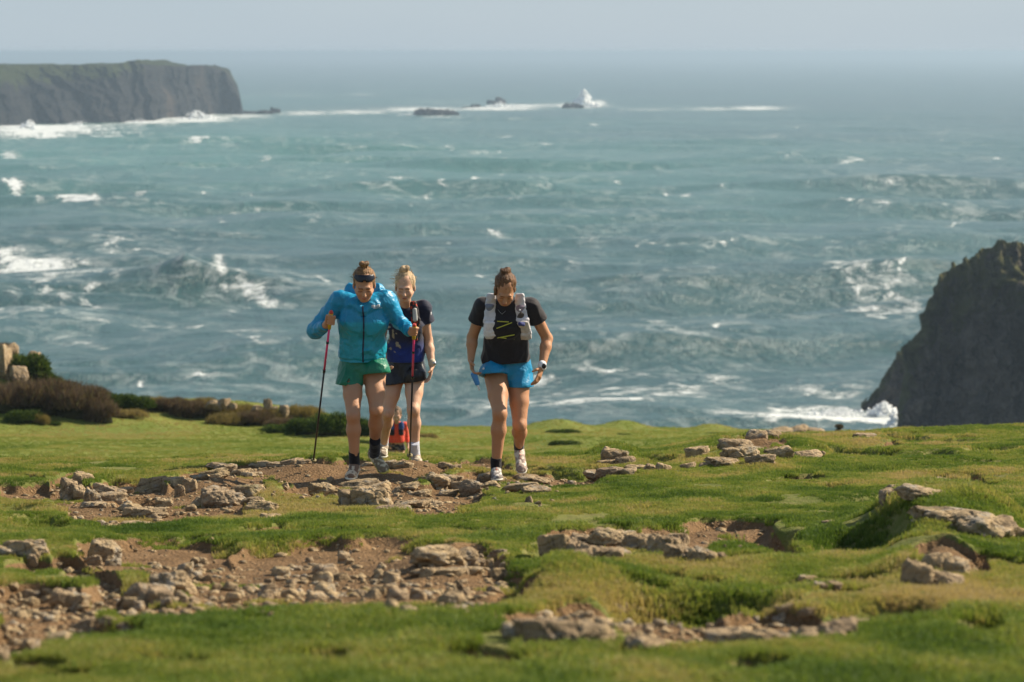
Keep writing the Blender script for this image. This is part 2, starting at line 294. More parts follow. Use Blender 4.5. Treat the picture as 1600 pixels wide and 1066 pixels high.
def ico(sub):
    import bmesh
    bm = bmesh.new(); bmesh.ops.create_icosphere(bm, subdivisions=sub, radius=1)
    V = np.array([v.co[:] for v in bm.verts]); F = np.array([[v.index for v in f.verts] for f in bm.faces]); bm.free(); return V, F
ICO = {k: ico(k) for k in (2, 3, 4, 5)}
def rock_np(seed, sub=4, facets=14, rough=0.06, strata=0.0, flat=1.0):
    """angular boulder: a sphere cut by random planes, then weathered; fits about the unit ball"""
    rng = np.random.RandomState(seed); V, F = ICO[sub]
    N = rng.normal(size=(facets, 3)); N /= np.linalg.norm(N, axis=1)[:, None]; N[0] = (0.12, -0.1, 0.98)
    d = 0.62 + 0.3 * rng.rand(facets); d[0] = 0.60
    dn = V @ N.T; r = np.where(dn > 0.05, d / np.maximum(dn, 0.05), 9).min(1); r = np.minimum(r, 1.15)
    P = V * r[:, None]
    o = rng.rand(3) * 50
    P = P * (1 + 1.6 * rough * fbm(P[:, 0] * 1.7 + o[0], P[:, 1] * 1.7 + o[1], P[:, 2] * 1.7 + o[2], 5, seed)[:, None])
    cr = np.abs(fbm(P[:, 0] * 2.3 + o[1], P[:, 1] * 2.3, P[:, 2] * 2.3 + o[0], 3, seed + 5)); P = P * (1 - rough * 1.6 * np.exp(-cr * 16))[:, None]
    if strata:
        tl = rng.normal(0, .5, 2); c = P[:, 2] + tl[0] * P[:, 0] + tl[1] * P[:, 1]
        k = 5 + 3 * rng.rand(); saw = (c * k + 0.8 * fbm(P[:, 0] * 2, P[:, 1] * 2, P[:, 2] * 2, 3, seed + 8)) % 1.0
        P = P * (1 - strata * (sst(.75, 1, saw) + .35 * saw))[:, None]
    P[:, 2] *= flat; return P, F
def rock_mesh(name, *a, mat=None, **k):
    P, F = rock_np(*a, **k); me = mesh_np(name, P, F, True)
    if mat: me.materials.append(mat)
    return me
skm = cliff_mat('skerry_rock', (0.015, 0.016, 0.019, 1), (0.06, 0.056, 0.052, 1), (0.03, 0.03, 0.02, 1), 0.8)
def skerry(label, blocks):
    px0 = sum(b[0] for b in blocks) / len(blocks); py0 = blocks[0][1]
    D0 = dist_of(py0); e = empty('sea_rock', ((px0 - 800) / FPX * D0, D0, 0)); tag(e, label, 'rock', 'rocks awash off the headland')
    for i, (cx, by, w, h, sd) in enumerate(blocks):
        D = dist_of(by); me = rock_mesh('rock', sd, 4, 12, 0.16, 0.08, mat=skm); attr(me, 'veg', np.zeros(len(me.vertices)))
        o = link('rock', me, None, e); sx = w / 2 * D / FPX / 0.85; sz = h * D / FPX
        o.location = ((cx - 800) / FPX * D - e.location.x, D - D0 + 4, -sz * .25); o.scale = (sx, sx * .7, sz * 1.35)
        o.rotation_euler = (0, 0, 0)
skerry('dark low rock ridge trailing off the tip of the headland', [(392, 178, 34, 7, 1), (412, 178, 26, 9, 2), (430, 177, 14, 13, 3)])
skerry('largest dark rock with white surf round it, left of the other sea rocks', [(664, 181, 34, 19, 5), (684, 181, 34, 17, 6), (704, 181, 22, 13, 7)])
skerry('small low black rock between the largest sea rock and the one with foam over it', [(741, 168, 17, 9, 9), (730, 169, 24, 4, 10)])
skerry('grey sea rock half covered by breaking white foam', [(769, 163, 18, 11, 11), (782, 162, 22, 13, 12)])
skerry('squat dark rock just left of the tall plume of spray', [(890, 169, 18, 12, 13), (903, 169, 22, 11, 14)])

# spray thrown up where the swell hits rock: many small water clots
def make_spray_mat():
    t = NT('sea_spray'); t.b.inputs['Subsurface Weight'].default_value = 0.0
    return t.out((0.86, 0.88, 0.88, 1), 0.9, spec=0.1)
spm = make_spray_mat()
def spray(label, cx, by, w, h, n, seed, lean=0.0, off=0.0):
    rng = np.random.RandomState(seed); D = dist_of(by) + off; px2m = D / FPX; Vi, Fi = ICO[2]; Vs = []; Fs = []; k = 0
    for i in range(n):
        t = rng.rand() ** 1.5; sp = (1 - t) * 0.5 + 0.08
        x = rng.normal(0, sp * 0.42) * w + lean * t * w; z = t * h; r = h * (0.045 + 0.085 * rng.rand()) * (1.25 - t)
        jag = 1 + 0.5 * noise(Vi[:, 0] * 2.2 + i, Vi[:, 1] * 2.2, Vi[:, 2] * 2.2, seed)
        P = Vi * jag[:, None] * r * np.array([1.3, 1.1, 1.0]) + np.array([x, rng.normal(0, w * .15), z]); Vs.append(P * px2m); Fs.append(Fi + k); k += len(Vi)
    me = mesh_np('sea_spray', np.concatenate(Vs), np.concatenate(Fs)); o = link('sea_spray', me, spm, None, ((cx - 800) / FPX * D, D, 0.3))
    tag(o, label, 'spray', 'bursts of spray on the rocks'); o['kind'] = 'stuff'; return o
spray('tall white plume of spray bursting beside a squat dark rock', 912, 167, 28, 27, 260, 3, 0.0)
spray('low spray sheet to the right of the tall plume', 930, 168, 26, 8, 80, 13, 0.2)
spray('white spray breaking over the half covered grey sea rock', 778, 168, 46, 9, 130, 4, 0.1)
spray('spray at the foot of the headland at the left picture edge', 42, 203, 34, 17, 150, 5, 0.2, -18)
spray('wide spray along the cliff foot near the tip of the headland', 312, 186, 62, 14, 220, 6, -0.05, -18)
spray('white surge climbing the left part of the headland foot', 120, 198, 70, 9, 150, 21, 0.1, -16)
spray('thin spray at the foot of the headland below its highest point', 215, 191, 50, 6, 90, 7, 0.1, -16)
spray('low spray left of the largest sea rock', 636, 181, 46, 6, 90, 8, 0.1)
spray('spray kicked up where the right hand cliff meets the sea', 1386, 652, 50, 22, 420, 9, 0.0, 0)
spray('surf boiling left of the right hand cliff', 1310, 652, 110, 12, 420, 19, 0.1, 0)
spray('surf against the left edge of the nearer cliff', 1402, 672, 26, 26, 260, 29, 0.0, 0)

# ------------------------------------------------------------------ air
def haze():
    h = 170000.0; z0, z1 = -8.0, 54.5
    V = [(x, y, z) for z in (z0, z1) for y in (-h, h) for x in (-h, h)]
    F = [(0, 2, 3, 1), (4, 5, 7, 6), (0, 1, 5, 4), (2, 6, 7, 3), (0, 4, 6, 2), (1, 3, 7, 5)]
    me = mesh_np('haze', V, F, False); m = bpy.data.materials.new('haze_air'); m.use_nodes = True; nt = m.node_tree
    nt.nodes.remove(nt.nodes['Principled BSDF']); v = nt.nodes.new('ShaderNodeVolumePrincipled')
    v.inputs['Color'].default_value = (0.47, 0.62, 0.76, 1); v.inputs['Density'].default_value = 0.00018; v.inputs['Anisotropy'].default_value = 0.25
    nt.links.new(v.outputs[0], nt.nodes['Material Output'].inputs['Volume']); m.cycles.homogeneous_volume = True if hasattr(m.cycles, 'homogeneous_volume') else True
    o = link('haze', me, m); o['kind'] = 'stuff'; return o
haze()
# ------------------------------------------------------------------ the grassy headland in front
YN = np.array([0.5, 3, 5, 7.5, 10, 13, 17, 20, 22, 24.5, 27, 30, 35, 42, 52, 60, 70, 80, 95])
PXC = np.array([-900, 0, 400, 800, 1200, 1600, 2500])
PYT = {  # image rows at which the ground at depth Y stands, from Y = 7.5 on
    -900: [1066, 945, 860, 790, 755, 735, 715, 712, 718, 728, 745, 760, 712, 692, 672, 652],
    0:    [1066, 950, 872, 806, 768, 745, 723, 718, 723, 735, 755, 770, 718, 696, 680, 662],
    400:  [1066, 950, 872, 808, 770, 746, 722, 719, 727, 743, 765, 775, 718, 697, 683, 667],
    800:  [1066, 946, 870, 808, 768, 744, 722, 716, 722, 740, 760, 772, 722, 702, 686, 669],
    1200: [1066, 940, 863, 800, 758, 735, 711, 700, 691, 682, 692, 710, 706, 696, 686, 673],
    1600: [1066, 936, 860, 795, 750, 728, 706, 694, 682, 667, 680, 705, 708, 704, 700, 690],
    2500: [1066, 930, 850, 780, 735, 712, 692, 680, 670, 655, 668, 700, 706, 704, 700, 690]}
YX = np.concatenate([YN, [105, 125, 150, 190]])
ZT = []
for c in PXC:
    z = [-1.62, -1.50, -1.46] + list(-YN[3:] * slope_of(np.array(PYT[int(c)])))
    z += [z[-1] - 1.6, -30, -58, -62]; ZT.append(z)
ZT = np.array(ZT)
def pchip(xs, ys, x):
    h = np.diff(xs); d = np.diff(ys) / h; m = np.zeros_like(ys)
    m[1:-1] = np.where(d[:-1] * d[1:] > 0, 2 * d[:-1] * d[1:] / (d[:-1] + d[1:] + 1e-12), 0); m[0] = d[0]; m[-1] = d[-1]
    i = np.clip(np.searchsorted(xs, x) - 1, 0, len(xs) - 2); t = (x - xs[i]) / h[i]
    return (1 + 2 * t) * (1 - t) ** 2 * ys[i] + t * (1 - t) ** 2 * h[i] * m[i] + t * t * (3 - 2 * t) * ys[i + 1] + t * t * (t - 1) * h[i] * m[i + 1]
def base_z(x, y):
    px = 800 + x / np.maximum(y, 2.0) * FPX; cols = [pchip(YX, ZT[k], y) for k in range(len(PXC))]
    i = np.clip(np.searchsorted(PXC, px) - 1, 0, len(PXC) - 2); t = np.clip((px - PXC[i]) / (PXC[i + 1] - PXC[i]), 0, 1)
    C = np.stack(cols); j = np.arange(px.size)
    a = C.reshape(len(PXC), -1)[i.ravel(), j].reshape(px.shape); b = C.reshape(len(PXC), -1)[i.ravel() + 1, j].reshape(px.shape)
    t = t * t * (3 - 2 * t) * .5 + t * .5
    return a + (b - a) * t
DIRT = [ # px, py, rx, ry, tilt
    (440, 741, 90, 13, 0), (500, 748, 60, 14, 0), (575, 752, 85, 20, 0), (650, 745, 60, 12, 0), (735, 726, 62, 11, 0), (800, 752, 90, 14, 0), (640, 778, 130, 14, 0), (720, 768, 60, 14, 0), (900, 738, 60, 9, -.1), (960, 733, 40, 9, 0), (870, 752, 40, 10, 0),
    (245, 782, 150, 26, .02), (200, 803, 110, 18, 0), (340, 762, 80, 28, 0), (140, 775, 50, 24, .2), (100, 760, 20, 20, 0), (470, 768, 50, 16, 0),
    (255, 862, 140, 28, .02), (560, 868, 200, 30, .03), (420, 890, 200, 24, 0), (700, 880, 110, 26, 0), (380, 925, 260, 40, 0), (600, 925, 200, 40, 0), (740, 912, 110, 30, 0), (250, 935, 150, 36, 0), (140, 890, 70, 18, .3),
    (1130, 832, 95, 23, .08), (1180, 848, 60, 16, .1), (930, 848, 90, 26, 0), (1040, 850, 90, 22, 0),
    (900, 975, 140, 28, 0), (1060, 985, 150, 28, 0), (1230, 975, 120, 26, 0), (1020, 950, 150, 16, 0), (1270, 912, 60, 10, 0), (1190, 702, 60, 10, 0), (1460, 890, 70, 18, .1), (1560, 880, 60, 8, 0),
    (60, 945, 110, 40, 0), (150, 985, 110, 20, 0), (30, 1000, 60, 30, 0), (40, 880, 50, 12, 0), (30, 770, 70, 9, 0), (20, 800, 60, 8, .1), (210, 760, 60, 12, 0),
    (740, 1026, 80, 12, 0), (1180, 1040, 60, 5, 0), (1000, 1034, 50, 5, 0), (130, 1052, 50, 5, 0), (1130, 872, 50, 4, 0), (1330, 930, 60, 5, 0), (820, 830, 50, 4, 0), (1050, 806, 60, 4, 0), (60, 742, 60, 4, 0), (1500, 745, 60, 4, 0), (1380, 728, 50, 3, 0), (1250, 745, 50, 3, 0), (290, 1030, 70, 6, 0), (520, 1022, 55, 7, 0), (430, 822, 50, 6, 0), (1400, 692, 30, 4, 0), (1420, 707, 24, 4, 0), (690, 795, 60, 5, 0), (1290, 676, 20, 4, 0), (80, 1040, 60, 6, 0)]
PITS = [ # px, py, rx, ry, depth
    (1105, 938, 150, 14, .20), (1385, 962, 95, 16, .24), (1545, 985, 48, 16, .20), (1190, 838, 62, 13, .22), (1345, 848, 85, 18, .14), (1240, 868, 40, 10, .08), (870, 732, 95, 5, .16), (900, 752, 60, 6, .16), (850, 866, 30, 10, .12), (800, 916, 34, 20, .18), (1350, 702, 62, 4, .14), (1290, 698, 40, 3, .10), (1470, 686, 56, 4, .12), (1410, 682, 40, 3, .10), (1440, 706, 60, 4, .10), (1560, 700, 60, 3, .08), (1530, 722, 50, 4, .08), (1400, 772, 40, 4, .08), (1310, 755, 40, 3, .08), (1380, 778, 50, 4, .10), (1030, 716, 50, 4, .12),
    (650, 735, 60, 4, .12), (520, 742, 40, 5, .05), (1030, 898, 40, 6, .10), (1110, 905, 50, 6, .10), (1010, 918, 50, 5, .08), (560, 832, 120, 4, .06), (740, 828, 60, 4, .07), (60, 790, 80, 5, .08), (430, 828, 30, 5, .08), (320, 835, 40, 4, .05), (220, 775, 40, 6, .10), (60, 815, 50, 5, .06), (1000, 945, 60, 7, .08), (1320, 905, 60, 5, .06), (1180, 700, 30, 3, .06), (770, 722, 40, 2.5, .05), (1170, 806, 40, 2.5, .05), (980, 815, 60, 2.5, .05)]
BUMPS = [ # px, py, rx, ry, height
    (540, 737, 180, 13, .13), (440, 742, 80, 10, .03),
    (1440, 826, 84, 24, .24), (1540, 826, 60, 18, .18), (1460, 795, 60, 12, .10), (1460, 888, 60, 18, .16), (585, 748, 34, 7, .07), (650, 742, 50, 6, .05), (330, 758, 60, 12, .10), (420, 775, 60, 14, .05), (1180, 698, 80, 10, .12), (960, 715, 40, 8, .10), (900, 980, 90, 16, .08), (940, 845, 110, 20, .08), (700, 870, 70, 16, .10), (250, 925, 60, 18, .06), (640, 765, 60, 10, .04), (750, 760, 80, 8, .05), (860, 922, 60, 16, .10), (940, 905, 80, 16, .08), (1180, 720, 60, 8, .06)]
# far meadow humps given in world units: x, y, rx, ry, height
FAR = [(-17.6, 86, 2.6, 3.0, 1.9), (-15.6, 87, 2.2, 2.5, 1.0), (-13.2, 84, 3.5, 2.0, .45), (-9.5, 88, 4, 2, .35), (1.5, 90, 1.0, 1.6, .32), (3.6, 92, .9, 1.5, .28), (1.7, 72, 1.3, 1.4, .24), (6.6, 93, .8, 1.2, .22), (-4.2, 80, 2.0, 2, .10), (-3.0, 60, 1.1, 1.2, .15), (-19, 84, 3, 3, .5), (-14.5, 88, 4.5, 2.6, .42), (-10, 88, 4.0, 2.6, .42), (-6.8, 88, 2.6, 2.4, .22)]
PINS = []   # x, y, z, radius: ground pinned under the feet and pole tips
def pins_add(px, py, Y, r=0.30):
    p = unp(px, py, Y); PINS.append((p[0], p[1], p[2], r)); return p
def masks(px, py, x, y):
    wx = px + 22 * noise(x * 1.7, y * 1.1, seed=51) + 12 * noise(x * 5, y * 3.5, seed=52); wy = py + 6.5 * noise(x * 1.9 + 9, y * 1.3, seed=53) + 4.5 * noise(x * 6, y * 4, seed=54)
    d = np.full(px.shape, -1.0)
    for cx, cy, rx, ry, th in DIRT:
        X = wx - cx; Y = wy - cy - th * X; d = np.maximum(d, 1 - np.sqrt((X / rx) ** 2 + (Y / ry) ** 2))
    return d, wx, wy
def terrain(x, y):
    x = np.asarray(x, float); y = np.asarray(y, float)
    b = base_z(x, y); px, py = proj(x, y, b + CZ)
    near = sst(48, 38, y)
    d, wx, wy = masks(px, py, x, y); dirt = sst(-0.02, 0.10, d) * near
    z = b.copy(); wx = px + .45 * (wx - px); wy = py + .45 * (wy - py)
    z = z - 0.075 * sst(-0.02, 0.16, d) * near
    for cx, cy, rx, ry, dep in PITS:
        X = (wx - cx) / rx; Y = (wy - cy) / ry; q = X * X + Y * Y
        z = z - dep * near * np.exp(-np.minimum(q, 9) ** 3.5)
    for cx, cy, rx, ry, h in BUMPS:
        X = (wx - cx) / rx; Y = (wy - cy) / ry; z = z + h * near * np.exp(-(X * X + Y * Y))
    for cx, cy, rx, ry, h in FAR: z = z + h * np.exp(-((x - cx) / rx) ** 2 - ((y - cy) / ry) ** 2)
    calm = 1 - 0.55 * sst(10, 6, y)
    z = z + calm * (0.055 * fbm(x * 0.9, y * 0.9, oct=3, seed=61) + 0.030 * fbm(x * 2.6, y * 2.2, oct=3, seed=64) * (1 - .4 * dirt))
    z = z + near * (0.011 * fbm(x * 9, y * 9, oct=3, seed=67) + dirt * ((0.012 + .026 * sst(884, 900, wy)) * np.abs(fbm(x * 5.2, y * 5.2, oct=4, seed=71)) - 0.004))
    z = z + 0.10 * sst(40, 60, y) * fbm(x / 5, y / 5, oct=3, seed=74)
    for cx, cy, cz, r in PINS:
        w = np.exp(-(((x - cx) ** 2 + (y - cy) ** 2) / (r * r)) ** 1.2); z = z * (1 - w) + (cz - CZ) * w
    return z + CZ, dirt, d

A0 = pins_add(549, 752, 21.35); A1 = pins_add(598, 742, 21.75); AP1 = pins_add(489, 727, 22.2, .35); AP2 = pins_add(640, 721, 22.5, .3)
B0 = pins_add(652, 729, 23.3); B1 = pins_add(597, 719, 23.7)
C0 = pins_add(776, 748, 21.8); C1 = pins_add(814, 744, 22.15)
D0P = pins_add(619, 776, 52.0, .6)
def ground(x, y): return float(terrain(np.array([x]), np.array([y]))[0][0])
def hit(px, py, y0=6.0, y1=120.0):
    """first point where the sight line through an image point meets the ground"""
    Y = np.concatenate([np.linspace(y0, 36, 1500), np.linspace(36, y1, 900)[1:]]); a = unp(px, py, 1.0)
    dz = a[2] - CZ; z = CZ + dz * Y; g = base_z(a[0] * Y, Y) + CZ
    k = np.argmax(z <= g); Yb = Y[k] if (z <= g).any() else 90.0
    Y2 = np.linspace(Yb - min(1.2, Yb * .05), Yb + 1.2, 300) if Yb < 45 else np.linspace(56, 96, 900); g2 = terrain(a[0] * Y2, Y2)[0]; z2 = CZ + dz * Y2
    k2 = np.argmax(z2 <= g2) if (z2 <= g2).any() else (150 if Yb < 45 else int(np.argmin(z2 - g2)))
    return np.array([a[0] * Y2[k2], Y2[k2], g2[k2]])

def ground_mat():
    t = NT('turf_and_soil'); d = t.attr('dirt').outputs['Fac']; v = t.coord('World')
    n1 = t.noise(v, 0.9, 5, 0.6); n2 = t.noise(v, 5, 5, 0.6); n3 = t.noise(v, 28, 5, 0.7); pb = t.vor(v, 34); pb2 = t.vor(v, 90)
    far = t.attr('far').outputs['Fac']
    g = t.mix(t.ramp(n1, [(0.3, 0.0), (0.7, 1.0)]), (0.095, 0.125, 0.024, 1), (0.185, 0.195, 0.050, 1))
    g = t.mix(t.ramp(n2, [(0.42, 0.0), (0.75, 0.8)]), g, (0.25, 0.21, 0.09, 1))
    g = t.mix(t.ramp(n3, [(0.35, 0.4), (0.6, 0.0)]), g, (0.055, 0.080, 0.018, 1))
    gf = t.mix(t.ramp(t.noise(t.coord('World', (1, .5, 1)), 0.35, 6, 0.7), [(0.3, 0.0), (0.72, 1.0)]), (0.100, 0.150, 0.024, 1), (0.20, 0.21, 0.050, 1))
    gf = t.mix(t.ramp(t.noise(t.coord('World', (1, .45, 1)), 2.6, 5, 0.7), [(0.45, 0.0), (0.75, 0.55)]), gf, (0.21, 0.18, 0.06, 1))
    g = t.mix(far, g, gf)
    s = t.mix(t.ramp(n2, [(0.3, 0.0), (0.7, 1.0)]), (0.130, 0.078, 0.038, 1), (0.235, 0.148, 0.076, 1))
    s = t.mix(t.ramp(pb, [(0.12, 0.85), (0.36, 0.0)]), s, (0.30, 0.20, 0.11, 1)); s = t.mix(t.ramp(n3, [(0.30, 0.7), (0.5, 0.0)]), s, (0.085, 0.052, 0.030, 1))
    f = t.math('ADD', d, t.math('MULTIPLY', t.math('SUBTRACT', n2, 0.5), 0.5)); f = t.math('ADD', f, t.math('MULTIPLY', t.math('SUBTRACT', n3, 0.5), 0.7), clamp=True)
    f = t.ramp(f, [(0.40, 0.0), (0.58, 1.0)])
    h = t.math('ADD', t.math('MULTIPLY', n3, 0.028), t.math('MULTIPLY', t.math('MULTIPLY', t.ramp(pb, [(0.0, 1.0), (0.45, 0.0)]), f), 0.016))
    h = t.math('ADD', h, t.math('MULTIPLY', pb2, 0.005))
    return t.out(t.mix(f, g, s), 0.95, t.bump(h, 0.9, 1.0), 0.1)
gm = ground_mat()
def build_ground():
    u = np.concatenate([np.linspace(-0.60, -0.21, 40)[:-1], np.linspace(-0.21, 0.21, 700), np.linspace(0.21, 0.60, 40)[1:]])
    y = np.concatenate([np.linspace(0.5, 6.5, 24)[:-1], np.geomspace(6.5, 36, 640)[:-1], np.linspace(36, 60, 50)[:-1], np.linspace(60, 108, 170)[:-1], np.linspace(108, 190, 24)])
    U, Y = np.meshgrid(u, y); X = U * np.maximum(Y, 4.0); Z, dirt, d = terrain(X, Y)
    n, m = X.shape; me = mesh_np('ground', np.stack([X, Y, Z], -1).reshape(-1, 3), gridF(n, m))
    rockish = sst(96, 104, Y) * .8
    attr(me, 'dirt', np.clip(dirt + rockish, 0, 1)); attr(me, 'far', sst(34, 50, Y))
    o = link('ground', me, gm); o['kind'] = 'structure'; return o
ground_o = build_ground()

# ------------------------------------------------------------------ rocks
def rock_mat():
    t = NT('weathered_limestone'); oi = t.node('ShaderNodeObjectInfo').outputs['Random']; v = t.coord('Object'); w = t.coord('World')
    n1 = t.noise(w, 4.5, 6, 0.65, 0.3); n2 = t.noise(w, 22, 5, 0.7); n3 = t.noise(w, 70, 3, 0.6)
    wv = t.node('ShaderNodeTexWave'); t.set(wv.inputs['Vector'], t.coord('World', (1, 1, 1), (0.5, 0.35, 0.2))); wv.inputs['Scale'].default_value = 5.5; wv.bands_direction = 'Z'
    wv.inputs['Distortion'].default_value = 5; wv.inputs['Detail'].default_value = 4; wv.inputs['Detail Scale'].default_value = 1.6
    c = t.mix(t.ramp(n1, [(0.32, 0.0), (0.66, 1.0)]), (0.22, 0.160, 0.092, 1), (0.50, 0.375, 0.215, 1))
    c = t.mix(t.ramp(oi, [(0.0, 0.0), (1.0, 0.45)]), c, (0.30, 0.225, 0.165, 1))
    c = t.mix(t.ramp(n2, [(0.30, 0.65), (0.52, 0.0)]), c, (0.085, 0.064, 0.042, 1))
    c = t.mix(t.ramp(t.noise(w, 9, 5, 0.7), [(0.54, 0.0), (0.62, 0.6)]), c, (0.30, 0.29, 0.26, 1)); c = t.mix(t.ramp(t.noise(w, 13, 5, 0.75, 0.8), [(0.58, 0.0), (0.66, 0.75)]), c, (0.075, 0.062, 0.045, 1))
    c = t.mix(t.ramp(t.noise(w, 3.1, 4, 0.6), [(0.60, 0.0), (0.70, 0.6)]), c, (0.13, 0.125, 0.045, 1))
    c = t.mix(t.ramp(wv.outputs['Fac'], [(0.0, 0.22), (0.10, 0.0)]), c, (0.06, 0.045, 0.032, 1))
    h = t.math('ADD', t.math('MULTIPLY', n1, 0.05), t.math('ADD', t.math('MULTIPLY', n2, 0.022), t.math('MULTIPLY', n3, 0.006)))
    h = t.math('ADD', h, t.math('MULTIPLY', t.ramp(wv.outputs['Fac'], [(0.0, 0.0), (0.22, 1.0)]), 0.006))
    return t.out(c, 0.92, t.bump(h, 0.95, 1.0), 0.15)
rkm = rock_mat()
RM = [rock_mesh('rock', 100 + i, 4, 11 + i % 6, 0.10 + 0.03 * (i % 3), 0.0 + .018 * (i % 3), mat=rkm) for i in range(14)]
RB = [rock_mesh('rock', 200 + i, 5, 14 + i % 8, 0.12, 0.0 + .022 * (i % 3), mat=rkm) for i in range(10)]
RS = [rock_mesh('stone', 300 + i, 3, 9 + i % 5, 0.10, 0.0, mat=rkm) for i in range(10)]
rr = random.Random(5)
def put_rock(cx, by, w, h, parent=None, origin=None, meshes=RM, name='rock', tall=1.0):
    """a boulder whose visible foot is at image (cx, by) and that is w x h photo pixels large"""
    p = hit(cx, by); m = p[1] / FPX; me = rr.choice(meshes)
    o = bpy.data.objects.new(name, me); COL.objects.link(o)
    sx = w * m / 2 / 0.88; sz = max(h * m, 0.02) / 0.90 * tall; sy = sx * rr.uniform(.62, .85)
    if sz < 0.32 * sx: sy = sx * 0.8
    loc = np.array([p[0], p[1] + sy * 0.55, p[2]]); g = float(terrain(loc[0:1], loc[1:2])[0][0]); loc[2] = p[2] + (g - p[2]) * .5 + sz * .14
    o.scale = (sx, sy, sz); o.rotation_euler = (rr.uniform(-.12, .12), rr.uniform(-.16, .16), rr.choice((0, math.pi)) + rr.uniform(-.35, .35))
    if parent is not None: o.parent = parent; loc = loc - np.array(origin)
    o.location = loc; return o
def outcrop(label, blocks, group=None, cat='rock outcrop', name='rock_outcrop'):
    if len(blocks) == 1:
        b = blocks[0]; o = put_rock(*b, meshes=RB, name='boulder'); tag(o, label, 'rock', group); return o
    cx = sum(b[0] for b in blocks) / len(blocks); by = max(b[1] for b in blocks); o = hit(cx, by); e = empty(name, o); tag(e, label, cat, group)
    for b in blocks: put_rock(b[0], b[1], b[2] * 1.18, b[3], parent=e, origin=o, meshes=RB if b[2] > 45 else RM)
    return e
G1, G2, G3, G4 = 'rock outcrops along the footpath', 'rock outcrops in the middle foreground', 'stones in the eroded strip at lower left', 'boulders along the bottom of the picture'
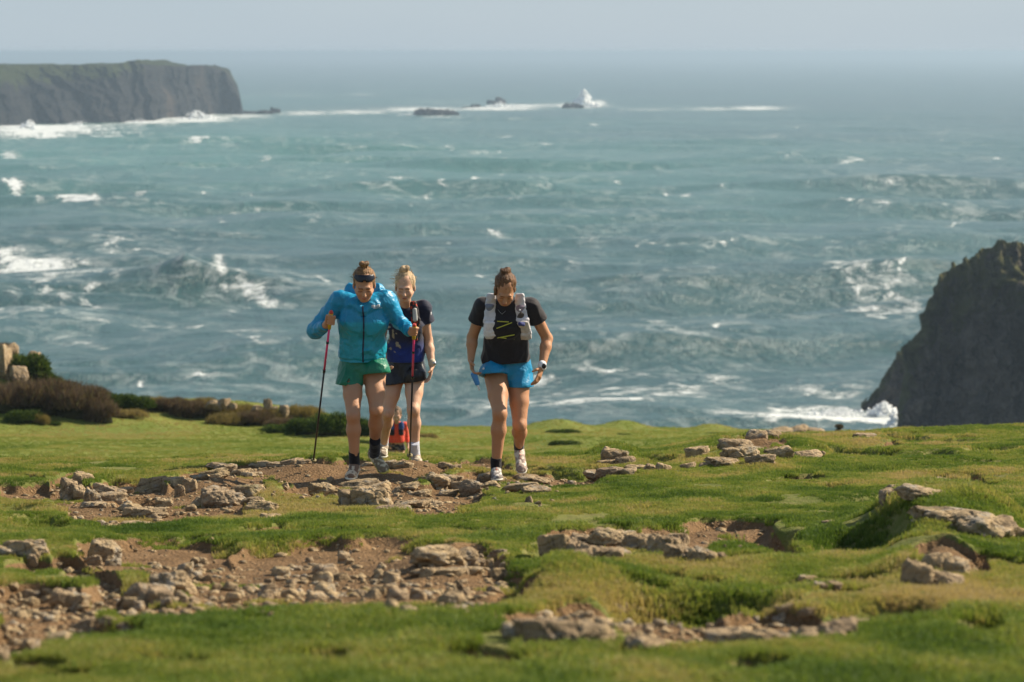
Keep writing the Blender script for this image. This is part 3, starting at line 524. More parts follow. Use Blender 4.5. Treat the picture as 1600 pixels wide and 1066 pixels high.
OUT = [
 ('cluster of pale upright blocks at the left end of the eroded hollow', G1, [(108, 781, 34, 36), (124, 782, 22, 24), (140, 776, 26, 34), (128, 762, 26, 22), (158, 768, 18, 18)]),
 ('dark layered rock behind the pale upright blocks at left', G1, [(172, 768, 50, 24), (186, 774, 30, 14)]),
 ('low broken ledge in front of the pale upright blocks', G1, [(170, 783, 40, 14), (205, 786, 34, 12), (150, 793, 40, 8)]),
 ('pale pointed boulder on the far rim of the left hollow', G1, [(238, 770, 48, 28)]),
 ('flat dark slab lying below the pale pointed boulder', G1, [(228, 793, 62, 18), (255, 792, 24, 14), (212, 806, 50, 7)]),
 ('dark knobbly rocks between the pale pointed boulder and the grassy hummock', G1, [(270, 762, 34, 18), (282, 776, 14, 22), (296, 770, 20, 26)]),
 ('long dark outcrop left of the runners', G1, [(345, 792, 64, 30), (382, 784, 50, 30), (318, 792, 40, 14), (400, 776, 30, 16)]),
 ('pale rounded rock in the turf at the right end of the long dark outcrop', G1, [(412, 800, 52, 18), (398, 788, 34, 12), (424, 812, 30, 9)]),
 ('rubble ridge of small brown blocks on the far side of the left hollow', G1, [(330, 745, 36, 12), (352, 741, 30, 13), (374, 744, 30, 12), (394, 746, 30, 9), (343, 733, 34, 8), (312, 750, 26, 10)]),
 ('row of thin pale slabs behind the trodden path, left of the pole tip', G1, [(405, 731, 34, 8), (432, 730, 30, 8), (456, 728, 30, 10), (475, 730, 22, 7)]),
 ('small grey rock in the turf left of the square dark block', G1, [(505, 772, 44, 17)]),
 ('square dark block with a bright top edge below the turquoise runner', G1, [(545, 790, 36, 28), (582, 791, 52, 32), (560, 776, 40, 14)]),
 ('flat slab under the front shoe of the runner in the turquoise jacket', G1, [(560, 764, 60, 12), (590, 768, 36, 12)]),
 ('knobbly stones behind the feet of the turquoise runner', G1, [(606, 731, 22, 12), (622, 732, 20, 13), (635, 731, 18, 10), (578, 729, 20, 7)]),
 ('low brown stones in the middle of the path, right of the square dark block', G1, [(626, 768, 26, 9), (645, 767, 26, 9), (656, 776, 30, 10)]),
 ('smooth low slab at the front edge of the path', G1, [(640, 793, 52, 12), (668, 790, 34, 9), (615, 797, 50, 4)]),
 ('lumpy ledge crossing the path between the runners', G1, [(680, 758, 36, 15), (703, 760, 34, 16), (724, 768, 34, 18), (742, 774, 34, 26), (700, 775, 30, 10)]),
 ('dark little rock beside the hidden front foot of the runner in the white vest', G1, [(758, 752, 24, 14), (778, 752, 20, 10), (768, 760, 26, 7)]),
 ('flat tan slabs in front of the runner in the white vest', G1, [(822, 752, 34, 12), (842, 755, 30, 9), (812, 766, 40, 11), (838, 770, 34, 8)]),
 ('two thin pale stones on the bare soil left of the runner in the white vest', G1, [(697, 731, 18, 7), (712, 733, 18, 7)]),
 ('small reddish stone alone on the bare soil between the runners', None, [(727, 726, 9, 8)]),
 ('rounded boulder with a pale right face, in the turf right of the white vest runner', G1, [(958, 721, 38, 22), (975, 727, 26, 14), (952, 727, 30, 8)]),
 ('low grey ledge below the rounded boulder right of the runners', G1, [(955, 743, 36, 12), (975, 742, 36, 10), (930, 746, 30, 8), (995, 737, 26, 9)]),
 ('pair of small pale stones right of the low grey ledge', G1, [(1018, 736, 26, 11), (1036, 736, 20, 12), (1004, 732, 14, 6)]),
 ('small dark topped rock left of the big right hand outcrop', G1, [(1090, 712, 32, 15), (1076, 732, 22, 9), (1100, 729, 18, 7)]),
 ('large layered outcrop in the turf on the right', G1, [(1145, 704, 44, 20), (1160, 716, 56, 20), (1130, 727, 46, 12), (1188, 724, 40, 14), (1172, 706, 34, 10)]),
 ('pale knuckle of rock on the skyline at the top of the right hand outcrop', G1, [(1186, 692, 30, 20), (1204, 690, 26, 13), (1218, 680, 34, 11), (1244, 678, 32, 13), (1262, 669, 16, 6), (1275, 669, 24, 5)]),
 ('two rounded grey rocks at the right end of the large layered outcrop', G1, [(1220, 716, 40, 20), (1260, 716, 40, 14), (1280, 713, 18, 9)]),
 ('small pale rock on the skyline at the right picture edge', None, [(1582, 665, 24, 12), (1574, 664, 10, 7)]),
 ('flat stone half sunk in the turf near the skyline on the right', None, [(1350, 685, 32, 8), (1312, 672, 10, 6)]),
 ('small reddish brown stone alone in the turf left of the big mossy mound', None, [(1300, 822, 34, 10)]),
 ('big mossy boulder mound on the right with smooth pale slabs on its side', G2, [(1425, 803, 70, 14), (1470, 804, 56, 13), (1390, 815, 40, 20), (1488, 838, 104, 24), (1546, 843, 92, 36), (1590, 843, 44, 22), (1445, 826, 64, 15)]),
 ('whitish square faced boulder below the big mossy mound', G2, [(1432, 918, 44, 46), (1462, 896, 50, 34), (1500, 900, 36, 30), (1475, 915, 60, 22)]),
 ('row of small pale stones in the turf left of the whitish boulder', G2, [(1262, 918, 24, 12), (1280, 919, 22, 10), (1302, 919, 24, 11)]),
 ('warty outcrop of rounded lumps in the middle of the meadow', G2, [(868, 872, 56, 42), (896, 874, 46, 32), (920, 878, 40, 30), (945, 876, 40, 24), (905, 850, 40, 16), (972, 872, 36, 14), (884, 884, 40, 14)]),
 ('long rock ridge right of the warty outcrop of rounded lumps', G2, [(962, 852, 62, 24), (1000, 862, 50, 30), (1034, 866, 52, 34), (1056, 852, 30, 22), (1064, 876, 46, 26), (1096, 878, 50, 24), (1118, 876, 24, 14)]),
 ('pale flat stone in the grass below the warty outcrop', G2, [(900, 898, 42, 16)]),
 ('grey layered rock with crumbling blocks at its right, in the brown soil', G2, [(688, 880, 80, 26), (715, 880, 46, 20), (745, 886, 30, 16), (762, 890, 24, 18), (735, 898, 40, 12), (705, 898, 40, 10), (668, 898, 40, 9)]),
 ('single pale rock on the grass rim above the crumbling blocks', G2, [(782, 870, 28, 12), (790, 872, 16, 8)]),
 ('tall dark stone casting a long shadow at the right end of the stony strip', G2, [(705, 946, 44, 26), (720, 932, 14, 28), (712, 958, 30, 12)]),
 ('pale flat topped boulder at the left picture edge', G3, [(42, 870, 60, 28), (12, 868, 30, 14)]),
 ('domed pale boulder with a dark foot on the left', G3, [(164, 878, 42, 32), (148, 884, 26, 18), (176, 884, 24, 12)]),
 ('small brown rock alone on the bare soil at left centre', G3, [(312, 863, 26, 14)]),
 ('dark wedge of rock with a sunlit right edge in the stony strip', G3, [(268, 924, 62, 40), (288, 900, 26, 22), (250, 916, 34, 20)]),
 ('broad grey rock left of and below the dark wedge', G3, [(222, 942, 62, 34), (248, 944, 30, 24), (208, 950, 34, 18)]),
 ('two brown rocks with grass between them at lower left', G3, [(98, 950, 34, 32), (124, 950, 26, 20), (112, 930, 18, 10)]),
 ('dark shadowed block with pale stones beside it at lower left', G3, [(140, 984, 50, 20), (172, 984, 26, 20), (196, 986, 22, 12)]),
 ('orange tinted slab in the grass at lower left', G4, [(95, 1004, 50, 15)]),
 ('rounded pale stone below the orange tinted slab', G4, [(48, 1016, 32, 20)]),
 ('blurred tan boulder cut by the left picture edge', G4, [(2, 1034, 30, 24)]),
 ('large smooth boulder, grey at left and pale at right, at the bottom centre', G4, [(862, 1008, 120, 44), (905, 1010, 90, 38), (820, 1000, 70, 26), (940, 1006, 40, 18)]),
 ('grey and tan stone just right of the large smooth boulder', G4, [(1008, 1016, 56, 26), (972, 1004, 34, 12)]),
 ('low tan slab at the bottom right of centre', G4, [(1150, 1004, 90, 22), (1190, 1006, 50, 18), (1112, 1000, 30, 14)]),
 ('orange brown stones in front of the dark pit on the right', G4, [(1310, 994, 60, 26), (1262, 972, 30, 15), (1228, 962, 28, 12), (1216, 1004, 34, 16), (1262, 1000, 28, 9), (1340, 984, 30, 10)]),
]
for lab, g, bl in OUT: outcrop(lab, bl, g)
ANCH = [((128, 782), 'pale upright blocks at left'), ((238, 770), 'pale pointed boulder'), ((228, 793), 'flat dark slab in the left hollow'), ((345, 792), 'long dark outcrop'), ((350, 745), 'far rubble ridge'), ((440, 731), 'row of thin pale slabs'), ((565, 791), 'square dark block'), ((640, 793), 'smooth low slab on the path'), ((710, 765), 'lumpy ledge between the runners'), ((822, 756), 'flat tan slabs by the white vest runner'),
 ((905, 876), 'warty outcrop'), ((1050, 866), 'long rock ridge'), ((700, 882), 'grey layered rock'), ((750, 890), 'crumbling blocks'), ((705, 948), 'tall dark stone with the long shadow'), ((42, 870), 'pale flat topped boulder'), ((164, 878), 'domed pale boulder'), ((312, 863), 'small brown rock on bare soil'), ((268, 924), 'dark wedge of rock'), ((222, 942), 'broad grey rock'), ((110, 950), 'two brown rocks with grass between'), ((150, 984), 'dark shadowed block at lower left'), ((95, 1004), 'orange tinted slab'),
 ((48, 1016), 'rounded pale stone at lower left'), ((880, 1008), 'large smooth boulder at bottom centre'), ((1008, 1016), 'grey and tan stone'), ((1160, 1004), 'low tan slab'), ((1310, 994), 'orange brown stones by the dark pit')]
# loose stones: each its own thing, described by its size and the nearest larger rock
def stones(regs, what, group, seed):
    r = random.Random(seed)
    for x0, y0, x1, y1, n, w0, w1 in regs:
        for _ in range(n):
            cx = r.uniform(x0, x1); by = r.uniform(y0, y1); w = w0 + (w1 - w0) * r.random() ** 1.8; hh = r.uniform(.45, .85)
            o = put_rock(cx, by, w, w * hh, meshes=RS, name='stone')
            d = sorted((math.hypot(cx - a[0][0], 2.5 * (by - a[0][1])), a) for a in ANCH); (ax, ay), an = d[0][1]; far = 'just' if d[0][0] < 55 else 'further'
            rel = 'right of' if cx - ax > abs(by - ay) * 2 else 'left of' if ax - cx > abs(by - ay) * 2 else 'below' if by > ay else 'above'
            sz = 'tiny' if w < 9 else 'small' if w < 14 else 'medium' if w < 21 else 'large'
            tag(o, f"{sz} {'flat' if hh < .58 else 'tall' if hh > .74 else 'rounded'} {what} {far} {rel} the {an}", 'stone', group)
stones([(400, 885, 640, 965, 32, 10, 34), (200, 900, 420, 960, 18, 10, 30), (560, 900, 800, 965, 28, 10, 30), (640, 870, 800, 905, 18, 8, 20), (400, 875, 560, 900, 12, 12, 36), (190, 950, 330, 975, 10, 10, 26)], 'tan stone', 'stones of the stony strip', 11)
stones([(0, 880, 130, 1010, 17, 10, 30)], 'tan stone', 'stones at the lower left', 12)
stones([(900, 965, 1340, 1005, 26, 9, 28), (960, 945, 1100, 965, 10, 8, 18)], 'orange tan stone', 'stones along the bottom right', 13)
stones([(110, 785, 300, 820, 26, 6, 18), (330, 750, 480, 790, 14, 5, 14)], 'brown stone', 'stones in the left hollow', 14)
stones([(490, 745, 900, 795, 44, 5, 15)], 'brown stone', 'stones on the footpath', 15)
stones([(200, 845, 640, 885, 14, 4, 10), (1060, 825, 1200, 860, 8, 4, 9)], 'pebble', 'pebbles on the bare soil', 16)
# gravel and crumbs of soil too small to pick apart
def gravel():
    r = np.random.RandomState(31); N = 60000; Y = 7 * (26 / 7) ** r.rand(N); X = r.uniform(-.2, .2, N) * Y; Z, dirt, d = terrain(X, Y)
    pxx, pyy = proj(X, Y, Z); k = (dirt > .6) & ~((pyy > 832) & (pyy < 888) & (r.rand(N) < .85)) & (fbm(X * 2, Y * 2, oct=2, seed=5) > -.15 + .5 * r.rand(N) - .3); X, Y, Z = X[k][:4500], Y[k][:4500], Z[k][:4500]; Vi, Fi = ICO[2]; Vi = Vi[:12]
    base = []; 
    import bmesh
    bm = bmesh.new(); bmesh.ops.create_icosphere(bm, subdivisions=1, radius=1); v0 = np.array([v.co[:] for v in bm.verts]); f0 = np.array([[v.index for v in f.verts] for f in bm.faces]); bm.free()
    n = len(X); s = (0.006 + 0.022 * r.rand(n) ** 3)[:, None, None]; P = v0[None] * (1 + .35 * r.normal(size=(n, len(v0), 1)).clip(-1, 1)) * s * np.array([1.2, 1, .7]); P = P + np.stack([X, Y, Z + .002], 1)[:, None, :]
    F = (f0[None] + (np.arange(n) * len(v0))[:, None, None]).reshape(-1, 3); o = link('gravel', mesh_np('gravel', P.reshape(-1, 3), F, True), rkm); o['kind'] = 'stuff'
gravel()
# ------------------------------------------------------------------ grass, instanced tufts
def tuft(seed, n, h, spread, w, lean=0.5):
    r = np.random.RandomState(seed); V = []; F = []
    for i in range(n):
        a = r.rand() * 6.283; rad = spread * math.sqrt(r.rand()); x, y = rad * math.cos(a), rad * math.sin(a); hh = h * r.uniform(.5, 1.15); b = r.rand() * 6.283
        l = lean * hh * r.uniform(.2, 1.1); dx, dy = math.cos(b) * l, math.sin(b) * l; c = r.rand() * 6.283; px, py = math.cos(c) * w / 2, math.sin(c) * w / 2; k = len(V)
        V += [(x - px, y - py, -0.01), (x + px, y + py, -0.01), (x + dx * .35 + px * .8, y + dy * .35 + py * .8, hh * .62), (x + dx * .35 - px * .8, y + dy * .35 - py * .8, hh * .62), (x + dx, y + dy, hh * .95)]
        F += [(k, k + 1, k + 2), (k, k + 2, k + 3), (k + 3, k + 2, k + 4)]
    return mesh_np('tuft', V, F, False)
def leaf_mat(name, stops, inst=True, trans=0.45, rough=0.6):
    t = NT(name); a = t.attr('tint', inst).outputs['Fac']; c = t.ramp(a, stops)
    tr = t.node('ShaderNodeBsdfTranslucent'); t.set(tr.inputs[0], t.mix(1.0, c, (1.25, 1.2, .7, 1), 'MULTIPLY')); mx = t.node('ShaderNodeMixShader'); mx.inputs[0].default_value = trans
    t.out(c, rough, spec=0.12); t.t.links.new(t.b.outputs[0], mx.inputs[1]); t.t.links.new(tr.outputs[0], mx.inputs[2])
    t.t.links.new(mx.outputs[0], t.n['Material Output'].inputs[0]); return t.m
GSTOP = [(0.0, (0.060, 0.110, 0.022, 1)), (0.32, (0.125, 0.185, 0.036, 1)), (0.56, (0.215, 0.250, 0.062, 1)), (0.78, (0.32, 0.285, 0.11, 1)), (1.0, (0.38, 0.30, 0.16, 1))]
gmat = leaf_mat('grass_blade', GSTOP)
def instancer(name, pts, rot, scl, tint, tufts, label=None):
    me = bpy.data.meshes.new(name); me.vertices.add(len(pts)); me.vertices.foreach_set('co', np.asarray(pts, np.float32).ravel())
    attr(me, 'scl', scl); attr(me, 'tint', tint); attr(me, 'rot', rot); me.update()
    o = link(name, me); o['kind'] = 'stuff'
    c = bpy.data.collections.new(name + '_kinds')
    for k, tm in enumerate(tufts):
        q = bpy.data.objects.new(name + '_tuft', tm); c.objects.link(q)
    g = bpy.data.node_groups.new(name + '_scatter', 'GeometryNodeTree')
    g.interface.new_socket('Geometry', in_out='INPUT', socket_type='NodeSocketGeometry'); g.interface.new_socket('Geometry', in_out='OUTPUT', socket_type='NodeSocketGeometry')
    N = g.nodes; L = g.links; gi = N.new('NodeGroupInput'); go = N.new('NodeGroupOutput'); mp = N.new('GeometryNodeMeshToPoints'); ip = N.new('GeometryNodeInstanceOnPoints')
    ci = N.new('GeometryNodeCollectionInfo'); ci.inputs['Collection'].default_value = c; ci.inputs['Separate Children'].default_value = True; ci.inputs['Reset Children'].default_value = True
    ip.inputs['Pick Instance'].default_value = True
    def na(nm):
        x = N.new('GeometryNodeInputNamedAttribute'); x.data_type = 'FLOAT'; x.inputs['Name'].default_value = nm; return x.outputs['Attribute']
    cx = N.new('ShaderNodeCombineXYZ'); L.new(na('rot'), cx.inputs[2]); L.new(cx.outputs[0], ip.inputs['Rotation']); L.new(na('scl'), ip.inputs['Scale'])
    L.new(gi.outputs[0], mp.inputs[0]); L.new(mp.outputs[0], ip.inputs['Points']); L.new(ci.outputs[0], ip.inputs['Instance']); L.new(ip.outputs[0], go.inputs[0])
    md = o.modifiers.new('scatter', 'NODES'); md.node_group = g; return o
def build_grass():
    r = np.random.RandomState(8); tf = [tuft(i, 26, 0.015, 0.030, 0.0036, 0.8) for i in range(5)] + [tuft(20 + i, 15, 0.026, 0.032, 0.0034, 0.9) for i in range(2)]
    for t in tf: t.materials.append(gmat)
    N = 430000; Y = 6.2 * (38 / 6.2) ** (r.rand(N) ** 0.92); u = r.uniform(-.225, .225, N); X = u * Y
    Z, dirt, d = terrain(X, Y)
    e = 0.03; sl = np.hypot(terrain(X + e, Y)[0] - Z, terrain(X, Y + e)[0] - Z) / e
    px, py = proj(X, Y, Z)
    clump = fbm(X * 3.2, Y * 2.6, oct=3, seed=90); keepd = (dirt < 0.35) | ((dirt < 0.999) & (clump > 0.16)) | (clump > 0.42)
    keepd &= fbm(X * 2.2, Y * 1.2, oct=4, seed=97) > -.40
    keep = keepd & (sl < 1.1 + .5 * r.rand(N)); keep &= (r.rand(N) < 1 - 0.6 * sst(.15, .45, sl) * 0)
    X, Y, Z, dirt, clump = X[keep], Y[keep], Z[keep], dirt[keep], clump[keep]; n = len(X)
    tint = 0.52 + 0.60 * fbm(X * .55, Y * .38, oct=3, seed=91) + 0.62 * fbm(X * 2.4, Y * 1.7, oct=3, seed=92) + r.normal(0, .11, n) + .18 * dirt
    tint += 0.08 * sst(20, 30, Y) - 0.10 * sst(12, 7, Y)
    scl = (0.62 + 0.5 * r.rand(n)) * (1 + 0.35 * sst(20, 36, Y)) * (0.75 + 0.5 * sst(-.3, .4, fbm(X * 1.3, Y * 1.1, oct=3, seed=93)))
    instancer('grass', np.stack([X, Y, Z], 1), r.rand(n) * 6.28, scl, np.clip(tint, 0, 1), tf)
    # the far meadow beyond the dip
    N = 90000; Y = r.uniform(54, 100, N); X = r.uniform(-.25, .25, N) * Y; Z = terrain(X, Y)[0]
    tint = 0.55 + 0.5 * fbm(X * .3, Y * .14, oct=3, seed=94) + .3 * fbm(X * 1.4, Y * .7, oct=2, seed=95) + r.normal(0, .08, N)
    instancer('meadow_grass', np.stack([X, Y, Z], 1), r.rand(N) * 6.28, 1.3 + .8 * r.rand(N), np.clip(tint, 0, 1), tf[:4])
build_grass()

# ------------------------------------------------------------------ scrub on the cliff edge, beyond the dip
def bush_mesh(name, kind, seed, n):
    r = np.random.RandomState(seed); V = []; F = []; T = []
    lobes = [(r.uniform(-.6, .6), r.uniform(-.5, .5), r.uniform(.15, .5), r.uniform(.35, .62)) for _ in range(8)]
    for i in range(n):
        lx, ly, lz, lr = lobes[r.randint(len(lobes))]; d = r.normal(size=3); d /= np.linalg.norm(d); d[2] = abs(d[2]) * 1.0 - .1; rad = lr * r.uniform(.66, 1.12)
        p = np.array([lx, ly, lz]) + d * rad
        if p[2] < -0.05: continue
        k = len(V); tt = r.rand()
        if kind == 'gorse':     # small stiff leaf sprays
            a = r.normal(size=3); a /= np.linalg.norm(a); b = np.cross(a, d); b /= np.linalg.norm(b) + 1e-6; L = .09 * r.uniform(.6, 1.6); w = .026
            a = a * .5 + d * .8; V += [p - b * w, p + b * w, p + a * L * 1.6]; F += [(k, k + 1, k + 2)]
        else:                   # thin upright twigs or blades
            a = np.array([r.normal(0, .35), r.normal(0, .35), 1.0]) + d * .5 if kind != 'dry' else np.array([r.normal(-.5, .5), r.normal(0, .5), 1.0]); a /= np.linalg.norm(a)
            L = r.uniform(.10, .40) * (1.3 if kind == 'dry' else 1); w = .012 if kind == 'heather' else .010; b = np.array([r.normal(), r.normal(), 0]); b /= np.linalg.norm(b) + 1e-6
            V += [p - b * w, p + b * w, p + a * L]; F += [(k, k + 1, k + 2)]
        T += [tt] * 3
    me = mesh_np(name, V, F, False); attr(me, 'tint', np.clip(np.array(T), 0, 1)); return me
BM = {'heather': leaf_mat('heather_twigs', [(0, (0.050, 0.034, 0.028, 1)), (.5, (0.125, 0.085, 0.066, 1)), (.85, (0.21, 0.155, 0.105, 1)), (1, (0.11, 0.13, 0.04, 1))], False, .25),
      'gorse': leaf_mat('gorse_leaves', [(0, (0.018, 0.036, 0.010, 1)), (.6, (0.055, 0.098, 0.020, 1)), (1, (0.13, 0.17, 0.035, 1))], False, .3),
      'dry': leaf_mat('dry_grass', [(0, (0.09, 0.085, 0.025, 1)), (.5, (0.20, 0.165, 0.065, 1)), (1, (0.36, 0.27, 0.13, 1))], False, .4)}
BME = {k: [bush_mesh('bush', k, 40 + i, 7000) for i in range(2)] for k in BM}
for k in BME:
    for me in BME[k]: me.materials.append(BM[k])
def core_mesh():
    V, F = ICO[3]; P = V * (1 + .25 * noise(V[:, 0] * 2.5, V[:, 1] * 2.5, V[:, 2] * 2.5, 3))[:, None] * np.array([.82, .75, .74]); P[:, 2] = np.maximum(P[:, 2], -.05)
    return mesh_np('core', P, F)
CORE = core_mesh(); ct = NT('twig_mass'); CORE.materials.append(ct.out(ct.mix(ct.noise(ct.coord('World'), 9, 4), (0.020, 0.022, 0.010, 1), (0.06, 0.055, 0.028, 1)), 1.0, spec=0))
BN = {'heather': 'heather_bush', 'gorse': 'gorse_bush', 'dry': 'grass_clump'}
def bush(kind, label, cx, by, w, h, Y=None, group='scrub along the cliff edge'):
    if Y is None:
        p = hit(cx, by, 54)
        if abs(proj(*p)[1] - by) > 3: p = unp(cx, by, 84.0)
    else:
        q = unp(cx, by, Y); p = np.array([q[0], Y, max(q[2], 0)])
    m = p[1] / FPX; e = empty(BN[kind], (p[0], p[1], p[2] - .06)); tag(e, label, {'heather': 'heather', 'gorse': 'gorse', 'dry': 'grass clump'}[kind], group)
    s = Vector((w * m / 2 / .85, w * m / 2 / .95 * .8, h * m * 1.0)); rz = rr.uniform(-.4, .4) + rr.choice((0, math.pi))
    f = bpy.data.objects.new('foliage', rr.choice(BME[kind])); COL.objects.link(f); f.parent = e; f.scale = s; f.rotation_euler.z = rz
    c = bpy.data.objects.new('twigs', CORE); COL.objects.link(c); c.parent = e; c.scale = s * (.66 if kind != 'dry' else .4); c.rotation_euler.z = rz
    return e
BUSHES = [
 ('heather', 'brown heather at the left picture edge, below the grey rocks', 10, 640, 90, 46), ('heather', 'long mound of brown heather right of the one at the picture edge', 62, 641, 110, 48), ('heather', 'brown heather mound whose right end dips toward the meadow', 118, 650, 96, 46),
 ('heather', 'small dark heather bush at the lower right end of the brown mounds', 160, 660, 50, 34), ('heather', 'heather bush on the skyline just left of the bright green gorse', 140, 628, 60, 24), ('heather', 'pale brown heather on the skyline below the rocky knoll', 90, 622, 80, 28),
 ('gorse', 'low green and yellow bush in front of the heather at left', 38, 660, 52, 22), ('dry', 'ochre grass clump beside the low green and yellow bush', 62, 662, 30, 18), ('gorse', 'tiny dark bush in the meadow below the heather', 84, 664, 22, 9),
 ('gorse', 'bright green gorse bush on the skyline, left one of two', 186, 640, 54, 28), ('gorse', 'bright green gorse bush on the skyline, right one of two', 216, 643, 48, 28), ('dry', 'grass clump under the two bright green gorse bushes', 200, 652, 60, 14),
 ('dry', 'ochre grass clump between the gorse and the grey brown heather', 246, 640, 36, 24), ('heather', 'grey brown heather bush right of the ochre clump', 268, 642, 52, 26), ('heather', 'grey brown heather bush in the middle of the cliff edge scrub', 300, 652, 62, 28),
 ('dry', 'pale grass clump on the skyline left of the pale crags', 318, 636, 40, 18), ('dry', 'olive grass mound in front of the pale crags', 338, 650, 60, 24), ('dry', 'tan grass mound sloping down to the meadow', 352, 664, 60, 22),
 ('dry', 'olive grass mound left of the tall pointed crag', 374, 650, 50, 22), ('heather', 'brown heather below the tall pointed crag', 398, 664, 56, 24), ('dry', 'yellow grass mound under the tall pointed crag', 420, 662, 56, 28),
 ('dry', 'ochre topped mound on the skyline right of the pointed crag', 468, 654, 58, 24), ('dry', 'pale grass clump at the right end of the ochre topped mound', 488, 656, 34, 20), ('heather', 'brown heather in front of the ochre topped mound', 446, 670, 56, 22),
 ('gorse', 'dark green gorse bush left of the walking pole', 436, 678, 48, 18), ('gorse', 'dark green gorse bush behind the walking pole', 478, 680, 56, 30), ('gorse', 'large dark green gorse bush between the walking pole and the runner', 516, 680, 60, 38), ('gorse', 'dark green gorse bush behind the legs of the turquoise runner', 556, 680, 56, 34), ('gorse', 'dark green gorse at the right end of the scrub', 580, 682, 34, 26),
 ('gorse', 'green tuft in the far meadow just behind the turquoise runner', 572, 693, 34, 9), ('gorse', 'dark grass hummock on the far skyline right of the runner in the white vest', 880, 676, 48, 10), ('gorse', 'small dark hummock on the far skyline below the sea, second from the right leg', 974, 680, 30, 6),
 ('gorse', 'dark hummock in the middle of the far meadow', 884, 694, 46, 9), ('gorse', 'low green hummock on the far skyline near the right hand rocks', 1118, 678, 34, 6), ('dry', 'green tuft beside the lone runner in orange', 668, 683, 30, 8), ('gorse', 'small green bush at the foot of the sea cliff where the turf ends', 1412, 674, 26, 8),
 ('heather', 'tiny reddish heather sprig on the right skyline', 1311, 668, 12, 8),
]
for b in BUSHES: bush(*b)
def knoll(label, blocks):
    cx, by, Y0 = blocks[0][0], blocks[0][1], blocks[0][4]; o = unp(cx, by, Y0); e = empty('crag', o); tag(e, label, 'rock outcrop', 'crags on the cliff edge')
    for bx, b_y, w, h, Y, tall in blocks:
        p = unp(bx, b_y, Y); m = Y / FPX; r = bpy.data.objects.new('rock', rr.choice(RB)); COL.objects.link(r); r.parent = e
        r.scale = (w * m / 2 / .85, w * m / 2 * .9, h * m / 1.25 * tall); r.location = (p[0] - o[0], p[1] - o[1], p[2] - o[2] + h * m * .35); r.rotation_euler = (0, rr.uniform(-.3, .3), rr.uniform(0, 6))
knoll('grey and tan crag at the left picture edge above the heather', [(4, 585, 50, 52, 85, 1), (14, 560, 26, 26, 85.5, 1), (-20, 590, 60, 66, 86, 1), (30, 592, 32, 24, 84, 1)])
knoll('small grey crag on the right slope of the grassy knoll', [(54, 566, 28, 20, 86, 1), (64, 572, 14, 18, 86, 1), (72, 582, 12, 14, 86, 1)])
knoll('pair of pale crags on the cliff edge between two grass clumps', [(336, 638, 28, 15, 85.5, 1), (350, 636, 18, 16, 85.5, 1), (363, 637, 14, 9, 85.5, 1)])
knoll('tall pointed crag standing on the cliff edge against the sea', [(402, 644, 24, 13, 85.5, 1), (418, 644, 15, 24, 85.5, 1.1), (428, 644, 12, 11, 85.5, 1)])
knoll('tiny pointed stone on the skyline right of the tall pointed crag', [(443, 646, 16, 14, 85.5, 1.2)])
bush('gorse', 'green turf slope between the two grey crags on the knoll', 44, 590, 64, 40, 85)
bush('gorse', 'green slope running down the right side of the knoll', 74, 604, 56, 26, 85)
bush('heather', 'brown heather on the top of the grey crag at the left edge', 2, 556, 40, 22, 86)
# ------------------------------------------------------------------ figures: smooth distance fields meshed by surface nets
def nrm(v): v = np.asarray(v, float); return v / (np.linalg.norm(v) + 1e-12)
def cap(a, b, ra, rb=None, u=(1, 0, 0), k=0.02, op=1):
    rb = ra if rb is None else rb; ra = (ra, ra) if np.isscalar(ra) else ra; rb = (rb, rb) if np.isscalar(rb) else rb
    return ('c', np.asarray(a, float), np.asarray(b, float), ra, rb, np.asarray(u, float), k, op)
def ell(c, r, R=None, k=0.02, op=1): return ('e', np.asarray(c, float), np.asarray(r, float), np.eye(3) if R is None else R, None, None, k, op)
def d_prim(p, P):
    if p[0] == 'e':
        q = (P - p[1]) @ p[3]; r = p[2]; k0 = np.linalg.norm(q / r, axis=1); k1 = np.linalg.norm(q / (r * r), axis=1); return k0 * (k0 - 1) / np.maximum(k1, 1e-6)
    _, a, b, ra, rb, u, _, _ = p; L = np.linalg.norm(b - a) + 1e-9; w = (b - a) / L; u = u - (u @ w) * w
    if np.linalg.norm(u) < 1e-3: u = np.cross(w, (0.3, 1, 0.2))
    u = nrm(u); v = np.cross(w, u); q = P - a; pw = q @ w; t = np.clip(pw / L, 0, 1); ru = ra[0] + (rb[0] - ra[0]) * t; rv = ra[1] + (rb[1] - ra[1]) * t; re = np.minimum(ru, rv)
    x = q @ u; y = q @ v; e = pw - t * L; k0 = np.sqrt((x / ru) ** 2 + (y / rv) ** 2 + (e / re) ** 2); k1 = np.sqrt((x / ru ** 2) ** 2 + (y / rv ** 2) ** 2 + (e / re ** 2) ** 2)
    return k0 * (k0 - 1) / np.maximum(k1, 1e-6)
def field(prims, P):
    D = np.full(len(P), 9.0)
    for p in prims:
        d = d_prim(p, P); k = p[6]; 
        if p[7] > 0:
            h = np.maximum(k - np.abs(D - d), 0) / k; D = np.minimum(D, d) - h * h * k * .25
        else:
            d = -d; h = np.maximum(k - np.abs(D - d), 0) / k; D = np.maximum(D, d) + h * h * k * .25
    return D
def bounds(prims):
    lo = np.full(3, 9e9); hi = -lo
    for p in prims:
        if p[7] < 0: continue
        if p[0] == 'e': r = max(p[2]); lo = np.minimum(lo, p[1] - r); hi = np.maximum(hi, p[1] + r)
        else:
            r = max(*p[3], *p[4]); lo = np.minimum(lo, np.minimum(p[1], p[2]) - r); hi = np.maximum(hi, np.maximum(p[1], p[2]) + r)
    return lo, hi
